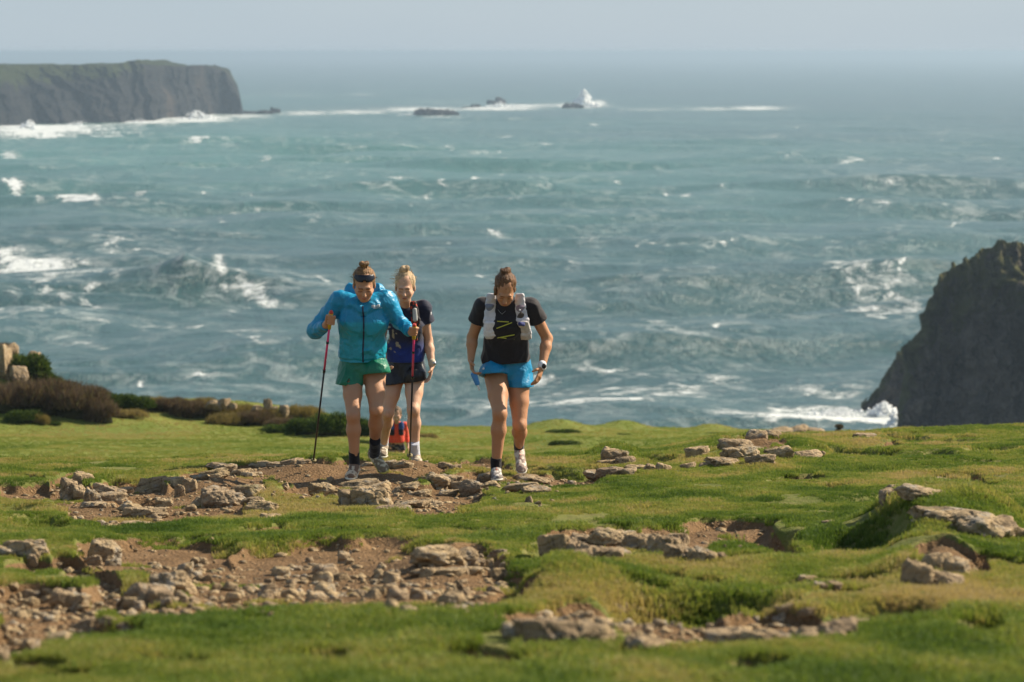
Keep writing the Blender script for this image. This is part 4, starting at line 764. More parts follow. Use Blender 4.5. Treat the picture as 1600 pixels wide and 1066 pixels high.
def polygonize(prims, h=0.006, cut=None, disp=None):
    """cut: list of (point, normal): keeps the side the normal points away from"""
    lo, hi = bounds(prims); lo = lo - 4 * h; B = 8; n = (np.ceil((hi + 4 * h - lo) / h / B).astype(int)) * B + 1; nb = (n - 1) // B
    def docut(D, P):
        for ct in cut or ():
            q = P - np.asarray(ct[0]); h_ = np.maximum(D, q @ nrm(ct[1])); D = h_ if len(ct) < 3 else np.where(ct[2](P) if callable(ct[2]) else (q * q).sum(1) < ct[2] ** 2, h_, D)
        return D
    def f(P):
        D = field(prims, P)
        if disp is not None: D = D + disp(P)
        return docut(D, P)
    g = np.stack(np.meshgrid(*[np.arange(k) for k in nb], indexing='ij'), -1).reshape(-1, 3)
    cd = field(prims, lo + (g * B + B / 2) * h)
    cd0 = cd; cd = docut(cd, lo + (g * B + B / 2) * h)
    D = np.ones(n, np.float32); big = np.repeat(np.repeat(np.repeat(cd.reshape(nb), B, 0), B, 1), B, 2); D[:-1, :-1, :-1] = big; 
    act = (np.abs(cd) < B * h * 1.35) | (np.abs(cd0) < B * h * 1.35)
    offs = np.stack(np.meshgrid(*[np.arange(B + 1)] * 3, indexing='ij'), -1).reshape(-1, 3)
    idx = (g[act][:, None, :] * B + offs[None]).reshape(-1, 3); lin_ = np.unique(np.ravel_multi_index(idx.T, n)); idx = np.stack(np.unravel_index(lin_, n), 1)
    vals = np.concatenate([f(lo + idx[i:i + 400000] * h) for i in range(0, len(idx), 400000)]) if len(idx) else []
    D.ravel()[lin_] = vals
    S = D < 0; c = np.zeros(np.array(n) - 1, np.int8)
    for i in (0, 1):
        for j in (0, 1):
            for k in (0, 1): c += S[i:n[0] - 1 + i, j:n[1] - 1 + j, k:n[2] - 1 + k]
    cells = np.argwhere((c > 0) & (c < 8)); vid = np.full(c.shape, -1, np.int32); vid[tuple(cells.T)] = np.arange(len(cells))
    co = [(i, j, k) for i in (0, 1) for j in (0, 1) for k in (0, 1)]; cv = np.stack([D[cells[:, 0] + i, cells[:, 1] + j, cells[:, 2] + k] for i, j, k in co], 1)
    acc = np.zeros((len(cells), 3)); cnt = np.zeros(len(cells))
    for a in range(8):
        for b in range(a + 1, 8):
            if sum(abs(co[a][q] - co[b][q]) for q in range(3)) != 1: continue
            va, vb = cv[:, a], cv[:, b]; m = (va < 0) != (vb < 0); t = np.where(m, va / np.where(m, va - vb, 1), 0)
            pt = np.array(co[a]) + t[:, None] * (np.array(co[b]) - np.array(co[a])); acc += pt * m[:, None]; cnt += m
    V = lo + (cells + acc / cnt[:, None]) * h; F = []
    for ax in range(3):
        sl0 = [slice(None)] * 3; sl1 = [slice(None)] * 3; sl0[ax] = slice(0, -1); sl1[ax] = slice(1, None); s0 = S[tuple(sl0)]; s1 = S[tuple(sl1)]
        e = np.argwhere(s0 != s1); o1, o2 = [(1, 2), (2, 0), (0, 1)][ax]; e = e[(e[:, o1] > 0) & (e[:, o2] > 0)]; e = e[(e[:, o1] < c.shape[o1]) & (e[:, o2] < c.shape[o2])]
        def q(da, db): x = e.copy(); x[:, o1] -= da; x[:, o2] -= db; return vid[tuple(x.T)]
        Q = np.stack([q(1, 1), q(0, 1), q(0, 0), q(1, 0)], 1); fl = s0[tuple(e.T)]; Q = np.where(fl[:, None], Q, Q[:, ::-1]); F.append(Q)
    F = np.concatenate(F); F = F[(F >= 0).all(1)]; return V, F
def smooth_np(V, F, it=2):
    n = len(V); E = np.concatenate([F[:, [0, 1]], F[:, [1, 2]], F[:, [2, 3]], F[:, [3, 0]]]); E = np.concatenate([E, E[:, ::-1]]); cnt = np.bincount(E[:, 0], minlength=n)[:, None]
    for _ in range(it):
        A = np.stack([np.bincount(E[:, 0], V[E[:, 1], k], n) for k in range(3)], 1) / np.maximum(cnt, 1); V = V + 0.5 * (A - V)
    return V
def sdf_obj(name, prims, mat, parent, h=0.006, cut=None, disp=None, color=None, it=1):
    V, F = polygonize(prims, h, cut, disp); V = smooth_np(V, F, it) if it else V; me = mesh_np(name, V, F)
    if color is not None: attr_c(me, 'tone', color(V))
    return link(name, me, mat, parent)
def folds(A, f, seed, ax=(1, 1, 1)):
    ax = np.array(ax, float)
    def d(P):
        q = P * ax * f; w = 0.6 * noise(q[:, 0] * .7, q[:, 1] * .7, q[:, 2] * .7, seed + 4); n1 = 1 - 2 * np.abs(noise(q[:, 0] + w, q[:, 1] + w, q[:, 2] + 2 * w, seed)); n2 = noise(q[:, 0] * 2.1, q[:, 1] * 2.1, q[:, 2] * 2.1 + w, seed + 1)
        return -A * (np.sign(n1) * np.abs(n1) ** 1.5 * .9 + .35 * n2)
    return d

def cloth_mat(name, rough=0.75, sheen=0.2, bump=0.15, spec=0.3, trans=0.0):
    t = NT(name); c = t.attr('tone').outputs['Color']; v = t.coord('Object')
    n = t.noise(v, 26, 4, 0.6); n2 = t.noise(v, 9, 3, 0.6, 0.6); t.b.inputs['Sheen Weight'].default_value = sheen; t.b.inputs['Transmission Weight'].default_value = trans
    col = t.mix(t.ramp(n, [(0.3, 0.18), (0.7, 0.0)]), c, (0, 0, 0, 1)); h = t.math('ADD', t.math('MULTIPLY', n, 0.010), t.math('MULTIPLY', n2, 0.03))
    return t.out(col, rough, t.bump(h, bump * 2, 1.0), spec)
CLOTH = cloth_mat('knit_cloth'); SHELL = cloth_mat('thin_shell_nylon', 0.42, 0.0, 0.30, 0.45); MESHC = cloth_mat('vest_mesh', 0.8, 0.1, 0.3); KNIT = cloth_mat('sock_knit', 0.95, 0.2, 0.3, 0.1); SHOE = cloth_mat('shoe_mesh', 0.8, 0, 0.4, 0.3)
def skin_mat():
    t = NT('skin'); c = t.attr('tone').outputs['Color']; v = t.coord('Object'); n = t.noise(v, 14, 4, 0.6)
    t.b.inputs['Subsurface Weight'].default_value = 0.12; t.b.inputs['Subsurface Radius'].default_value = (0.012, 0.005, 0.003); t.b.inputs['Subsurface Scale'].default_value = 1.0
    return t.out(t.mix(t.ramp(n, [(0.35, 0.14), (0.65, 0.0)]), c, (0.35, 0.12, 0.07, 1)), 0.55, t.bump(t.noise(v, 60, 3), 0.2, 0.01), 0.28)
SKIN = skin_mat()
def hair_mat():
    t = NT('hair'); c = t.attr('tone').outputs['Color']; n = t.noise(t.coord('Object', (1, .35, .35)), 60, 4, 0.7); n2 = t.noise(t.coord('Object'), 22, 3, 0.6)
    return t.out(t.mix(t.ramp(n, [(0.3, 0.65), (0.62, 0.0)]), c, (0.02, 0.012, 0.007, 1)), 0.5, t.bump(t.math('ADD', n, n2), 0.9, 0.012), 0.22)
HAIR = hair_mat()
def plain(name, col, rough=0.5, metal=0.0, spec=0.5):
    t = NT(name); t.b.inputs['Metallic'].default_value = metal; n = t.noise(t.coord('Object'), 30, 3); return t.out(t.mix(t.ramp(n, [(0.3, 0.12), (0.7, 0.0)]), col, (0, 0, 0, 1)), rough, spec=spec)
BLACK = plain('black_plastic', (0.012, 0.012, 0.014, 1), 0.35); WHITE = plain('white_print', (0.75, 0.76, 0.78, 1), 0.6); PINK = plain('pink_shaft_paint', (0.75, 0.045, 0.20, 1), 0.35); SHAFT = plain('black_shaft', (0.015, 0.012, 0.016, 1), 0.35)
YEL = plain('yellow_grip_foam', (0.62, 0.46, 0.02, 1), 0.7); RED = plain('red_rubber', (0.60, 0.06, 0.05, 1), 0.6); LENS = plain('dark_lens', (0.006, 0.009, 0.020, 1), 0.3, 0, 0.4); SOLE = plain('sole_foam', (0.62, 0.60, 0.50, 1), 0.7)
METAL = plain('metal', (0.5, 0.5, 0.5, 1), 0.35, 1.0); BLUEF = plain('blue_flask', (0.05, 0.26, 0.62, 1), 0.3); CORD = plain('yellow_cord', (0.62, 0.62, 0.06, 1), 0.6); ORL = plain('orange_laces', (0.75, 0.10, 0.03, 1), 0.7)

def Rm(pitch, yaw=0, roll=0):     # pitch>0 looks down; yaw>0 turns to the picture's right; columns = head axes in world
    cx, sx, cy, sy, cz, sz = math.cos(pitch), math.sin(pitch), math.cos(roll), math.sin(roll), math.cos(yaw), math.sin(yaw)
    X = np.array([[1, 0, 0], [0, cx, -sx], [0, sx, cx]]); Z = np.array([[cz, -sz, 0], [sz, cz, 0], [0, 0, 1]]); Yr = np.array([[cy, 0, sy], [0, 1, 0], [-sy, 0, cy]])
    return Z @ Yr @ X
def head_prims(c, R, s=1.0):
    g = lambda x, y, z: np.asarray(c) + R @ (np.array([x, y, z]) * s)
    E = lambda p, r, k=.012, op=1: ell(g(*p), np.array(r) * s, R, k, op); C = lambda p, q, r1, r2, k=.010: cap(g(*p), g(*q), r1 * s, r2 * s, R[:, 0], k)
    P = [E((0, .012, .035), (.073, .092, .085)), E((0, -.042, -.028), (.061, .058, .080), .02), E((0, -.064, -.088), (.028, .025, .024), .02)]
    for m in (-1, 1):
        P += [C((m * .050, -.012, -.045), (m * .012, -.064, -.088), .021, .018, .015), E((m * .036, -.076, -.030), (.023, .020, .022), .015), E((m * .075, .006, -.014), (.009, .017, .030), .006)]
    P += [C((-.034, -.089, .014), (.034, -.089, .014), .012, .012, .012)]
    for m in (-1, 1): P += [E((m * .030, -.104, -.006), (.018, .013, .011), .010, -1), E((m * .030, -.086, -.007), (.014, .011, .010), .003)]
    P += [C((0, -.094, .002), (0, -.117, -.036), .008, .0115, .008), E((.011, -.104, -.038), (.008, .010, .007), .006), E((-.011, -.104, -.038), (.008, .010, .007), .006),
          E((0, -.100, -.059), (.022, .009, .006), .004), E((0, -.098, -.068), (.019, .010, .007), .004)]
    return P, g
def face_tone(V, c, R, s, skin, brow):
    T = np.tile(np.array(skin), (len(V), 1)); q = (V - np.asarray(c)) @ R / s; f = (q[:, 1] < -.070)
    def put(m, col, a): 
        T[m] = T[m] * (1 - a) + np.array(col) * a
    for m in (-1, 1):
        put(f & (np.abs(q[:, 0] - m * .031) < .020) & (np.abs(q[:, 2] - .014 + 6 * (q[:, 0] - m * .031) ** 2) < .0055), brow, .8)
        put(f & (np.abs(q[:, 0] - m * .030) < .015) & (np.abs(q[:, 2] + .0115) < .0038), (.03, .018, .012), .6)
        put(f & (((q[:, 0] - m * .046) / .02) ** 2 + ((q[:, 2] + .034) / .018) ** 2 < 1), (.62, .22, .15), .18)
    put(f & (np.abs(q[:, 0]) < .022) & (np.abs(q[:, 2] + .0635) < .009), (.46, .15, .12), .6); put(f & (np.abs(q[:, 0]) < .019) & (np.abs(q[:, 2] + .0635) < .0022), (.14, .04, .035), .8)
    return T
def hand_prims(w, d, n, curl, side, s=1.0, thumb=None):
    """w wrist, d towards the knuckles, n palm normal (fingers bend that way), side=+1/-1 thumb side along cross(d,n)"""
    d = nrm(d); n = np.asarray(n, float); n = nrm(n - (n @ d) * d); x = np.cross(d, n) * side; P = [cap(w, w + d * .075 * s, (.024 * s, .016 * s), (.036 * s, .013 * s), x, .012)]
    for i, (off, L) in enumerate(((.028, .92), (.010, 1.0), (-.009, .95), (-.027, .78))):
        p = w + (d * .080 + x * off) * s; r = .0088 * s
        for j, (l, a) in enumerate(zip((.040, .025, .020), curl)):
            a = math.radians(a + 4 * i); q = p + (d * math.cos(a) + n * math.sin(a)) * l * L * s; P.append(cap(p, q, r, r * .9, k=.004)); p = q; r *= .9
    th = thumb if thumb is not None else (x * .7 + d * .6 + n * .35); p = w + (d * .022 + x * .024) * s; q = p + nrm(th) * .040 * s; e = q + nrm(nrm(th) * .6 + d * .5 + n * .5) * .030 * s
    return P + [cap(p, q, .0125 * s, .0105 * s, k=.010), cap(q, e, .0105 * s, .0085 * s, k=.004)]
def leg_prims(h, k, a, r=1.0, side=1):
    h, k, a = map(np.asarray, (h, k, a)); m = h + (k - h) * .55; u = (1, 0, 0); f = np.array([0, -1, 0]); cal = k + (a - k) * .30
    return [cap(h, m, (.090 * r, .092 * r), (.070 * r, .074 * r), u, .03), cap(m, k, (.070 * r, .074 * r), (.050 * r, .053 * r), u, .02), ell(k + f * .012, (.046 * r, .050 * r, .052 * r), k=.02),
            cap(k, cal, (.047 * r, .048 * r), (.052 * r, .050 * r), u, .02), cap(cal, a, (.050 * r, .050 * r), (.031 * r, .034 * r), u, .03), ell(cal - f * .018 + np.array([side * .008, 0, 0]), (.040 * r, .042 * r, .085 * r), k=.02),
            ell(k + f * .045, (.026 * r, .018 * r, .030 * r), k=.02)]
def foot(person, a, toe, colors, sock, socktop, lace, sole=SOLE, hw=.042):
    """a ankle joint, toe = toe tip; shoe with sole and laces, plus a sock up to socktop"""
    a = np.asarray(a, float); toe = np.asarray(toe, float); f = toe - a; up0 = nrm(np.asarray(socktop) - a); heel = a - up0 * .065 - nrm(f - (f @ up0) * up0) * .045
    d = nrm(toe - heel); x = nrm(np.cross(d, up0)); up = nrm(np.cross(x, d)); L = np.linalg.norm(toe - heel); G = lambda u, v, w: heel + d * L * u + up * v + x * w
    ups = [cap(G(.08, .030, 0), G(.35, .034, 0), (.032, .034), (.036, .036), x, .02), cap(G(.35, .034, 0), G(.80, .022, 0), (.038, .036), (.042, .026), x, .02), ell(G(.86, .020, 0), np.array([.040, .040, .028]), np.stack([x, d, up], 1), .02), cap(G(.12, .040, 0), a + up * .005, (.033, .040), (.034, .038), x, .02)]
    r0 = np.random.RandomState(int(abs(a[0] * 1000)) % 999)
    def tone(V):
        n = noise(V[:, 0] * 45, V[:, 1] * 45, V[:, 2] * 45, 5); return np.where(n[:, None] > .12, np.array(colors[0]), np.array(colors[1])) * (1 - .25 * sst(.05, .0, ((V - heel) @ up))[:, None])
    s = sdf_obj('shoe', ups, SHOE, person, .005, cut=[(G(0, .008, 0), -up)], color=tone, disp=folds(.003, 40, 3))
    so = [cap(G(.05, .004, 0), G(.40, .004, 0), (.037, .014), (.034, .014), x, .02), cap(G(.40, .004, 0), G(.82, .004, 0), (.036, .013), (.047, .012), x, .02), ell(G(.88, .010, 0), np.array([.042, .045, .014]), np.stack([x, d, up], 1), .02)]
    sdf_obj('sole', so, sole, s, .005, it=1)
    lp = []
    for i in range(4):
        u = .36 + .10 * i; z = .072 - .008 * i; lp.append(cap(G(u, z - .008, -.022), G(u + .05, z + .001, 0), .0035, k=.002)); lp.append(cap(G(u + .05, z + .001, 0), G(u, z - .008, .022), .0035, k=.002))
    lp += [ell(G(.33, .084, .012), (.014, .007, .008), k=.003), ell(G(.33, .084, -.012), (.014, .007, .008), k=.003)]
    sdf_obj('laces', lp, lace, s, .004, it=0)
    sdf_obj('sock', [cap(a - up * .01, socktop, (.040, .042), (.0425, .045), (1, 0, 0), .01)], KNIT, person, .005, cut=[(np.asarray(socktop), up0)], color=lambda V: np.tile(np.array(sock), (len(V), 1)), disp=folds(.002, 50, 9, (.3, .3, 2)))
def hair_strands(person, c, R, s, col, n, seed, spread=1.0, parentname='loose_hair'):
    r = np.random.RandomState(seed); V = []; F = []
    for i in range(n):
        a = r.uniform(0, 2 * math.pi); e = r.uniform(-.2, 1.3); p = np.array([math.cos(a) * math.cos(e) * .083, math.sin(a) * math.cos(e) * .098 + .014, math.sin(e) * .094 + .037])
        if p[1] < -.05 and p[2] < .06: p[1] = abs(p[1])
        d = nrm(p) * .5 + r.normal(0, .5, 3) + np.array([-.5, 0, .1]); L = r.uniform(.012, .04) * spread; w = .0009
        for j in range(3):
            q = p + nrm(d) * L / 3; x = nrm(np.cross(d, (0, 1, .1))) * w; k = len(V); V += [p - x, p + x, q + x, q - x]; F += [(k, k + 1, k + 2, k + 3)]; p = q; d = d + r.normal(0, .35, 3) + np.array([-.15, 0, -.2])
    V = np.asarray(c) + (np.array(V) * s) @ R.T; me = mesh_np(parentname, V, F, False); attr_c(me, 'tone', np.tile(np.array(col), (len(V), 1))); o = link(parentname, me, HAIR, person); o['kind'] = 'stuff'; return o
def hair(person, c, R, s, col, bun, front=-.118, low=-.04, extra=(), name='hair'):
    g = lambda x, y, z: np.asarray(c) + R @ (np.array([x, y, z]) * s); E = lambda p, r, k=.012, op=1: ell(g(*p), np.array(r) * s, R, k, op)
    P = [E((0, .022, .038), (.080, .096, .090)), E((0, .055, -.01), (.062, .052, .058), .03), E((0, front, -.046), (.072, .084, .106), .010, -1), E((0, -.04, -.085), (.12, .085, .082), .01, -1)]
    for b, r in bun: P.append(E(b, (r, r, r * .9), .012))
    for e in extra: P.append(E(*e))
    def disp(V):
        q = (V - np.asarray(c)) @ R / s; return -.0035 * (1 - 2 * np.abs(noise(q[:, 0] * 70, q[:, 1] * 14, q[:, 2] * 22, 3))) - .004 * noise(q[:, 0] * 30, q[:, 1] * 30, q[:, 2] * 30, 7)
    def tone(V):
        q = (V - np.asarray(c)) @ R / s; n = .75 + .5 * noise(q[:, 0] * 60, q[:, 1] * 12, q[:, 2] * 18, 11)[:, None]; return np.array(col) * n
    return sdf_obj(name, P, HAIR, person, .0045, disp=disp, color=tone, it=1)
def const(c): return lambda V: np.tile(np.array(c, float), (len(V), 1))
def tube(name, pts, rads, mat, parent, seg=10, closed=False):
    pts = [np.asarray(p, float) for p in pts]; V = []; F = []; n = len(pts)
    for i, p in enumerate(pts):
        t = nrm(pts[min(i + 1, n - 1)] - pts[max(i - 1, 0)]); x = nrm(np.cross(t, (0.02, 1, 0.05))); y = np.cross(t, x)
        for k in range(seg): a = 2 * math.pi * k / seg; V.append(p + (x * math.cos(a) + y * math.sin(a)) * rads[i])
    for i in range(n - 1):
        for k in range(seg): F.append((i * seg + k, i * seg + (k + 1) % seg, (i + 1) * seg + (k + 1) % seg, (i + 1) * seg + k))
    for e, s in ((0, 1), (n - 1, -1)):
        b = e * seg; V.append(pts[e]); c = len(V) - 1
        for k in range(seg): F.append((c, b + (k + 1) % seg, b + k, b + k)[::s]) if False else None
    me = bpy.data.meshes.new(name); fs = [tuple(f) for f in F if f is not None] + [tuple(range(seg))[::-1], tuple(range((n - 1) * seg, n * seg))]; me.from_pydata([tuple(v) for v in V], [], fs)
    for p in me.polygons: p.use_smooth = len(p.vertices) == 4
    return link(name, me, mat, parent)
# ------------------------------------------------------------------ the runner in the turquoise jacket
def person_A():
    Y0 = 21.55; O = np.array([unp(572, 750, Y0)[0], Y0, min(A0[2], A1[2])]); J = lambda px, py, dy=0.0: unp(px, py, Y0 + dy) - O
    e = empty('person', O); tag(e, 'woman in a turquoise wind jacket and green shorts, climbing with two pink walking poles', 'person', 'runners climbing the path')
    skin = (.46, .25, .145); R = Rm(math.radians(24), math.radians(4), 0); hc = J(569, 444, -.27); s = 1.04
    H, g = head_prims(hc, R, s); nb = J(568, 474, -.11)
    pel = J(566, 574, .05); chest = J(567, 500, -.08); waist = J(567, 540, .0)
    hl, hr = J(550, 578, .05), J(585, 577, .05); kl, kr = J(552, 649, -.20), J(588, 640, -.14)
    al = J(554, 724, -.09); ar = J(585, 712, .24); tl = J(547, 750, -.235); tr = J(603, 740, .10)
    sl, sr = J(531, 468, -.10), J(604, 468, -.10); el, er = J(493, 517, -.02), J(627, 505, -.04); wl, wr = J(509, 508, -.25), J(643, 520, -.26)
    gl, gr = J(516, 500, -.30), J(647, 518, -.31)     # grip centres
    body = H + [cap(nb + (0, .02, -.03), hc + R @ np.array([0, .025, -.05]), .050, .048, k=.012), cap(chest, nb + (0, .02, -.03), (.125, .09), (.06, .05), k=.03), cap(pel, waist, (.155, .11), (.125, .09), k=.04), cap(waist, chest, (.125, .09), (.145, .105), k=.04),
        cap(sl, nb + (0, .02, -.035), .046, .038, k=.03), cap(sr, nb + (0, .02, -.035), .046, .038, k=.03), cap(sl, el, .045, .036), cap(el, wl, .036, .024), cap(sr, er, .045, .036), cap(er, wr, .036, .024)] + leg_prims(hl, kl, al, 1.0, -1) + leg_prims(hr, kr, ar, 1.02, 1)
    pl = nrm(J(517, 487, -.30) - J(488, 727, .45 - .35)); pr = nrm(J(646, 507, -.31) - J(640, 718, .35))
    # fists closed round the grips: fingers wrap from the far side to the near side
    def fist(w, c, ax, m):
        P = [cap(w, c + (0, .03, 0), (.026, .022), (.034, .020), ax, .012)]
        out = nrm(np.cross(ax, (0, 1, 0))) * m
        for i in range(4):
            b = c + ax * (.030 - .020 * i); pts = [b + out * .028 + np.array([0, .020, 0]), b + out * .030 + np.array([0, -.008, 0]), b + out * .010 + np.array([0, -.030, 0]), b - out * .016 + np.array([0, -.026, 0])]
            for a, q in zip(pts, pts[1:]): P.append(cap(a, q, .0100 - .0006 * i, .0092, k=.004))
        P += [cap(w + (0, -.02, .0), c + ax * .030 - out * .026 + np.array([0, .0, 0]), .014, .012, k=.01), cap(c + ax * .030 - out * .026, c + ax * .046 + np.array([0, -.026, 0]), .011, .009, k=.004)]
        return P
    body += fist(wl, gl, pl, -1) + fist(wr, gr, pr, 1)
    sdf_obj('body', body, SKIN, e, .006, color=lambda V: face_tone(V, hc, R, s, skin, (.09, .05, .03)))
    hair(e, hc, R, s, (.36, .20, .09), [((0, .018, .150), .026), ((-.016, .02, .156), .019), ((.018, .022, .160), .018), ((.0, .0, .166), .015)])
    hair_strands(e, hc, R, s, (.40, .27, .15), 110, 2); 
    # sunglasses pushed up on the hair
    E = lambda p, r, k=.004, op=1: ell(hc + R @ (np.array(p) * s), np.array(r) * s, R, k, op)
    top = hc + R @ (np.array((0, 0, .086)) * s); bot = hc + R @ (np.array((0, 0, .052)) * s)
    sg = sdf_obj('sunglasses', [E((0, .012, .038), (.092, .110, .100)), E((0, .016, .038), (.086, .104, .096), .002, -1), E((0, -.115, .052), (.014, .05, .026), .006, -1), E((.082, -.05, .050), (.030, .06, .020), .006, -1), E((-.082, -.05, .050), (.030, .06, .020), .006, -1)], LENS, e, .004, cut=[(top, R @ np.array([0, .35, 1])), (bot, R @ np.array([0, -.1, -1])), (hc + R @ np.array([0, -.030, 0]), R @ np.array([0, 1, 0]))])
    for m in (-1, 1): tube('temple_arm', [hc + R @ (np.array(q) * s) for q in ((m * .086, -.035, .072), (m * .090, .02, .05), (m * .084, .06, .02))], [.0028, .0026, .0022], BLACK, sg, 6)
    # jacket
    def jt(V):
        up = sst(.0, .012, V[:, 2] - (chest[2] - .012 + .10 * np.abs(V[:, 0] - chest[0]) * 0)); a = np.array(lin(12, 140, 184)[:3]); b = np.array(lin(22, 156, 184)[:3])
        T = b + (a - b) * up[:, None]; arm = (np.abs(V[:, 0] - chest[0]) > .18); T[arm] = a * 1.0; return T
    jk = [cap(J(566, 556, .02), waist, (.170, .13), (.162, .13), k=.05), cap(waist, chest, (.160, .125), (.168, .13), k=.05), cap(chest, nb + (0, .02, -.03), (.176, .13), (.115, .085), k=.05),
          cap(sl + (.01, 0, -.005), nb + (0, .01, -.02), .064, .056, k=.05), cap(sr + (-.01, 0, -.005), nb + (0, .01, -.02), .064, .056, k=.05),
          cap(sl, el, (.058, .056), (.050, .048), k=.04), cap(el, wl, (.048, .047), .038, k=.03), cap(sr, er, (.058, .056), (.048, .048), k=.04), cap(er, wr - (wr - er) * .02, .047, .036, k=.03),
          cap(nb + (0, .01, -.05), nb + (0, -.012, .012), (.085, .07), (.068, .062), k=.03), cap(J(543, 462, -.06), J(552, 474, -.16), (.040, .03), (.034, .026), k=.02), cap(J(594, 462, -.06), J(586, 474, -.17), (.038, .03), (.034, .026), k=.02), cap(J(545, 455, .0), J(592, 455, .0), (.05, .035), k=.03),
          cap(J(552, 474, -.17), J(567, 486, -.22), .026, .022, k=.02), cap(J(586, 474, -.17), J(569, 486, -.22), .026, .022, k=.02)]
    f1 = folds(.014, 8, 21, (1.1, 1.1, .6)); f2 = folds(.0045, 15, 25, (1, 1, 1.3))
    def zipc(P): # zip placket and a chest seam
        x = np.abs(P[:, 0] - (nb[0] + .004)); fr = (P[:, 1] < chest[1] - .04); return np.where(fr & (x < .02), .004, 0) * (P[:, 2] < nb[2] - .02)
    def dj(P):
        band = np.exp(-((P[:, 2] - J(566, 562)[2]) / .012) ** 2) * .010; return f1(P) + f2(P) + band + zipc(P)
    hemc = J(566, 564, 0.0)
    jo = sdf_obj('jacket', jk, SHELL, e, .0055, cut=[(hemc, (0.03, .05, -1)), (wl - (wl - el) * .06, wl - el, .14), (wr - (wr - er) * .06, wr - er, .14)], disp=dj, color=jt, it=1)
    # zip: follows the front of the jacket
    P = []
    for t in np.linspace(0, 1, 26):
        z = (nb[2] - .012) * (1 - t) + (hemc[2] + .002) * t; x = nb[0] + .0 + .006 * math.sin(t * 5); ys = np.linspace(-.55, .1, 260); q = np.stack([np.full(260, x), ys, np.full(260, z)], 1); d = field(jk, q) + dj(q); k = np.argmax(d < 0); P.append((x, ys[k] - .001, z))
    tube('zip', P, [.0062] * len(P), plain('navy_zip', (0.008, 0.012, 0.045, 1), .6), jo, 6)
    # white chest emblem: nested quarter arcs over lettering bars
    def on_jacket(x, z):
        ys = np.linspace(-.6, .1, 300); q = np.stack([np.full(300, x), ys, np.full(300, z)], 1); d = field(jk, q) + dj(q); k = np.argmax(d < 0); return np.array([x, ys[k] - .002, z])
    c0 = J(592, 477); 
    for r0 in (.010, .018, .026):
        tube('emblem_arc', [on_jacket(c0[0] + .016 - r0 * math.cos(a) * 1.15, c0[2] + r0 * math.sin(a) * .85) for a in np.linspace(0, math.pi * .5, 7)], [.0026] * 7, WHITE, jo, 6)
    for k in range(3): tube('emblem_bar', [on_jacket(c0[0] - .046, c0[2] + .018 - .007 * k), on_jacket(c0[0] - .018, c0[2] + .018 - .007 * k)], [.0018] * 2, WHITE, jo, 6)
    tube('emblem_bar', [on_jacket(c0[0] - .03, c0[2] - .004), on_jacket(c0[0] + .03, c0[2] - .004)], [.003] * 2, WHITE, jo, 6)
    # shorts
    sh = [cap(pel + (0, 0, .03), pel, (.178, .125), (.185, .13), k=.05), cap(hl, J(545, 601, -.02), (.105, .11), (.104, .112), k=.03), cap(hr, J(588, 583, -.04), (.100, .11), (.104, .115), k=.03)]
    dl, dr = nrm(kl - hl), nrm(kr - hr)
    sdf_obj('shorts', [p for p in sh] + [cap(J(545, 607, -.02), J(545, 597, -.02), (.090, .10), (.084, .09), k=.01, op=-1), cap(J(588, 590, -.04), J(588, 580, -.04), (.09, .10), (.084, .09), k=.01, op=-1)], SHELL, e, .006,
        cut=[(J(545, 601, -.02), (-.08, 0, -1)), (J(588, 584.5, -.04), (.08, -.15, -1), lambda P, xx=J(568, 590)[0]: P[:, 0] > xx)], disp=folds(.009, 11, 33, (1.3, 1.3, .5)), color=const(lin(8, 112, 84)[:3]), it=1)
    foot(e, al, tl, ((.62, .52, .38), (.20, .13, .09)), (.014, .013, .016), J(553, 705, -.11), ORL if False else WHITE)
    foot(e, ar, tr, ((.60, .54, .38), (.24, .19, .12)), (.014, .013, .016), J(586, 688, .04), WHITE, plain('yellow_sole', (.62, .50, .10, 1), .7))
    return e, O, J, (gl, pl, gr, pr)
eA, OA, JA, GA = person_A()
def pole(label, top, tip, ax):
    """top and tip in world space"""
    e = empty('walking_pole', tip); tag(e, label, 'walking pole', 'walking poles'); T = top - tip; L = np.linalg.norm(T); d = T / L
    at = lambda t: d * t
    tube('lower_shaft', [at(.03), at(L * .62)], [.0065, .0075], SHAFT, e); tube('upper_shaft', [at(L * .62), at(L - .13)], [.0085, .0085], PINK, e); tube('joint_ring', [at(L * .615), at(L * .635)], [.011, .011], BLACK, e)
    tube('joint_ring', [at(L * .80), at(L * .815)], [.011, .011], BLACK, e)
    g = tube('grip', [at(L - .16), at(L - .10), at(L - .05), at(L - .01)], [.013, .0155, .015, .018], YEL, e); tube('grip_cap', [at(L - .012), at(L), at(L + .012)], [.015, .016, .009], RED, g)
    tube('carbide_tip', [at(-.005), at(.035)], [.003, .006], METAL, e, 8); tube('basket', [at(.045), at(.052), at(.058)], [.012, .024, .012], plain('olive_basket', (.20, .16, .06, 1), .6), e, 12)
    st = [at(L - .03) + np.array([.012 * math.sin(t), -.02 - .01 * math.cos(t), -.05 * math.sin(t / 2)]) for t in np.linspace(0, 6.28, 14)]
    return e
def pole_ends(g, O, px, py, J, tippx, tippy, tipY):
    tip = np.array(unp(tippx, tippy, tipY)); top = O + g; d = nrm(top - tip); return top + d * .075, tip
t1, p1_ = pole_ends(GA[0], OA, 0, 0, JA, 489, 727, 22.0); pole('walking pole planted at the far left, in the right hand of the turquoise runner', t1, p1_, None)
t2, p2_ = pole_ends(GA[2], OA, 0, 0, JA, 640, 718, 22.3); pole('walking pole between the two left runners, in the left hand of the turquoise runner', t2, p2_, None)

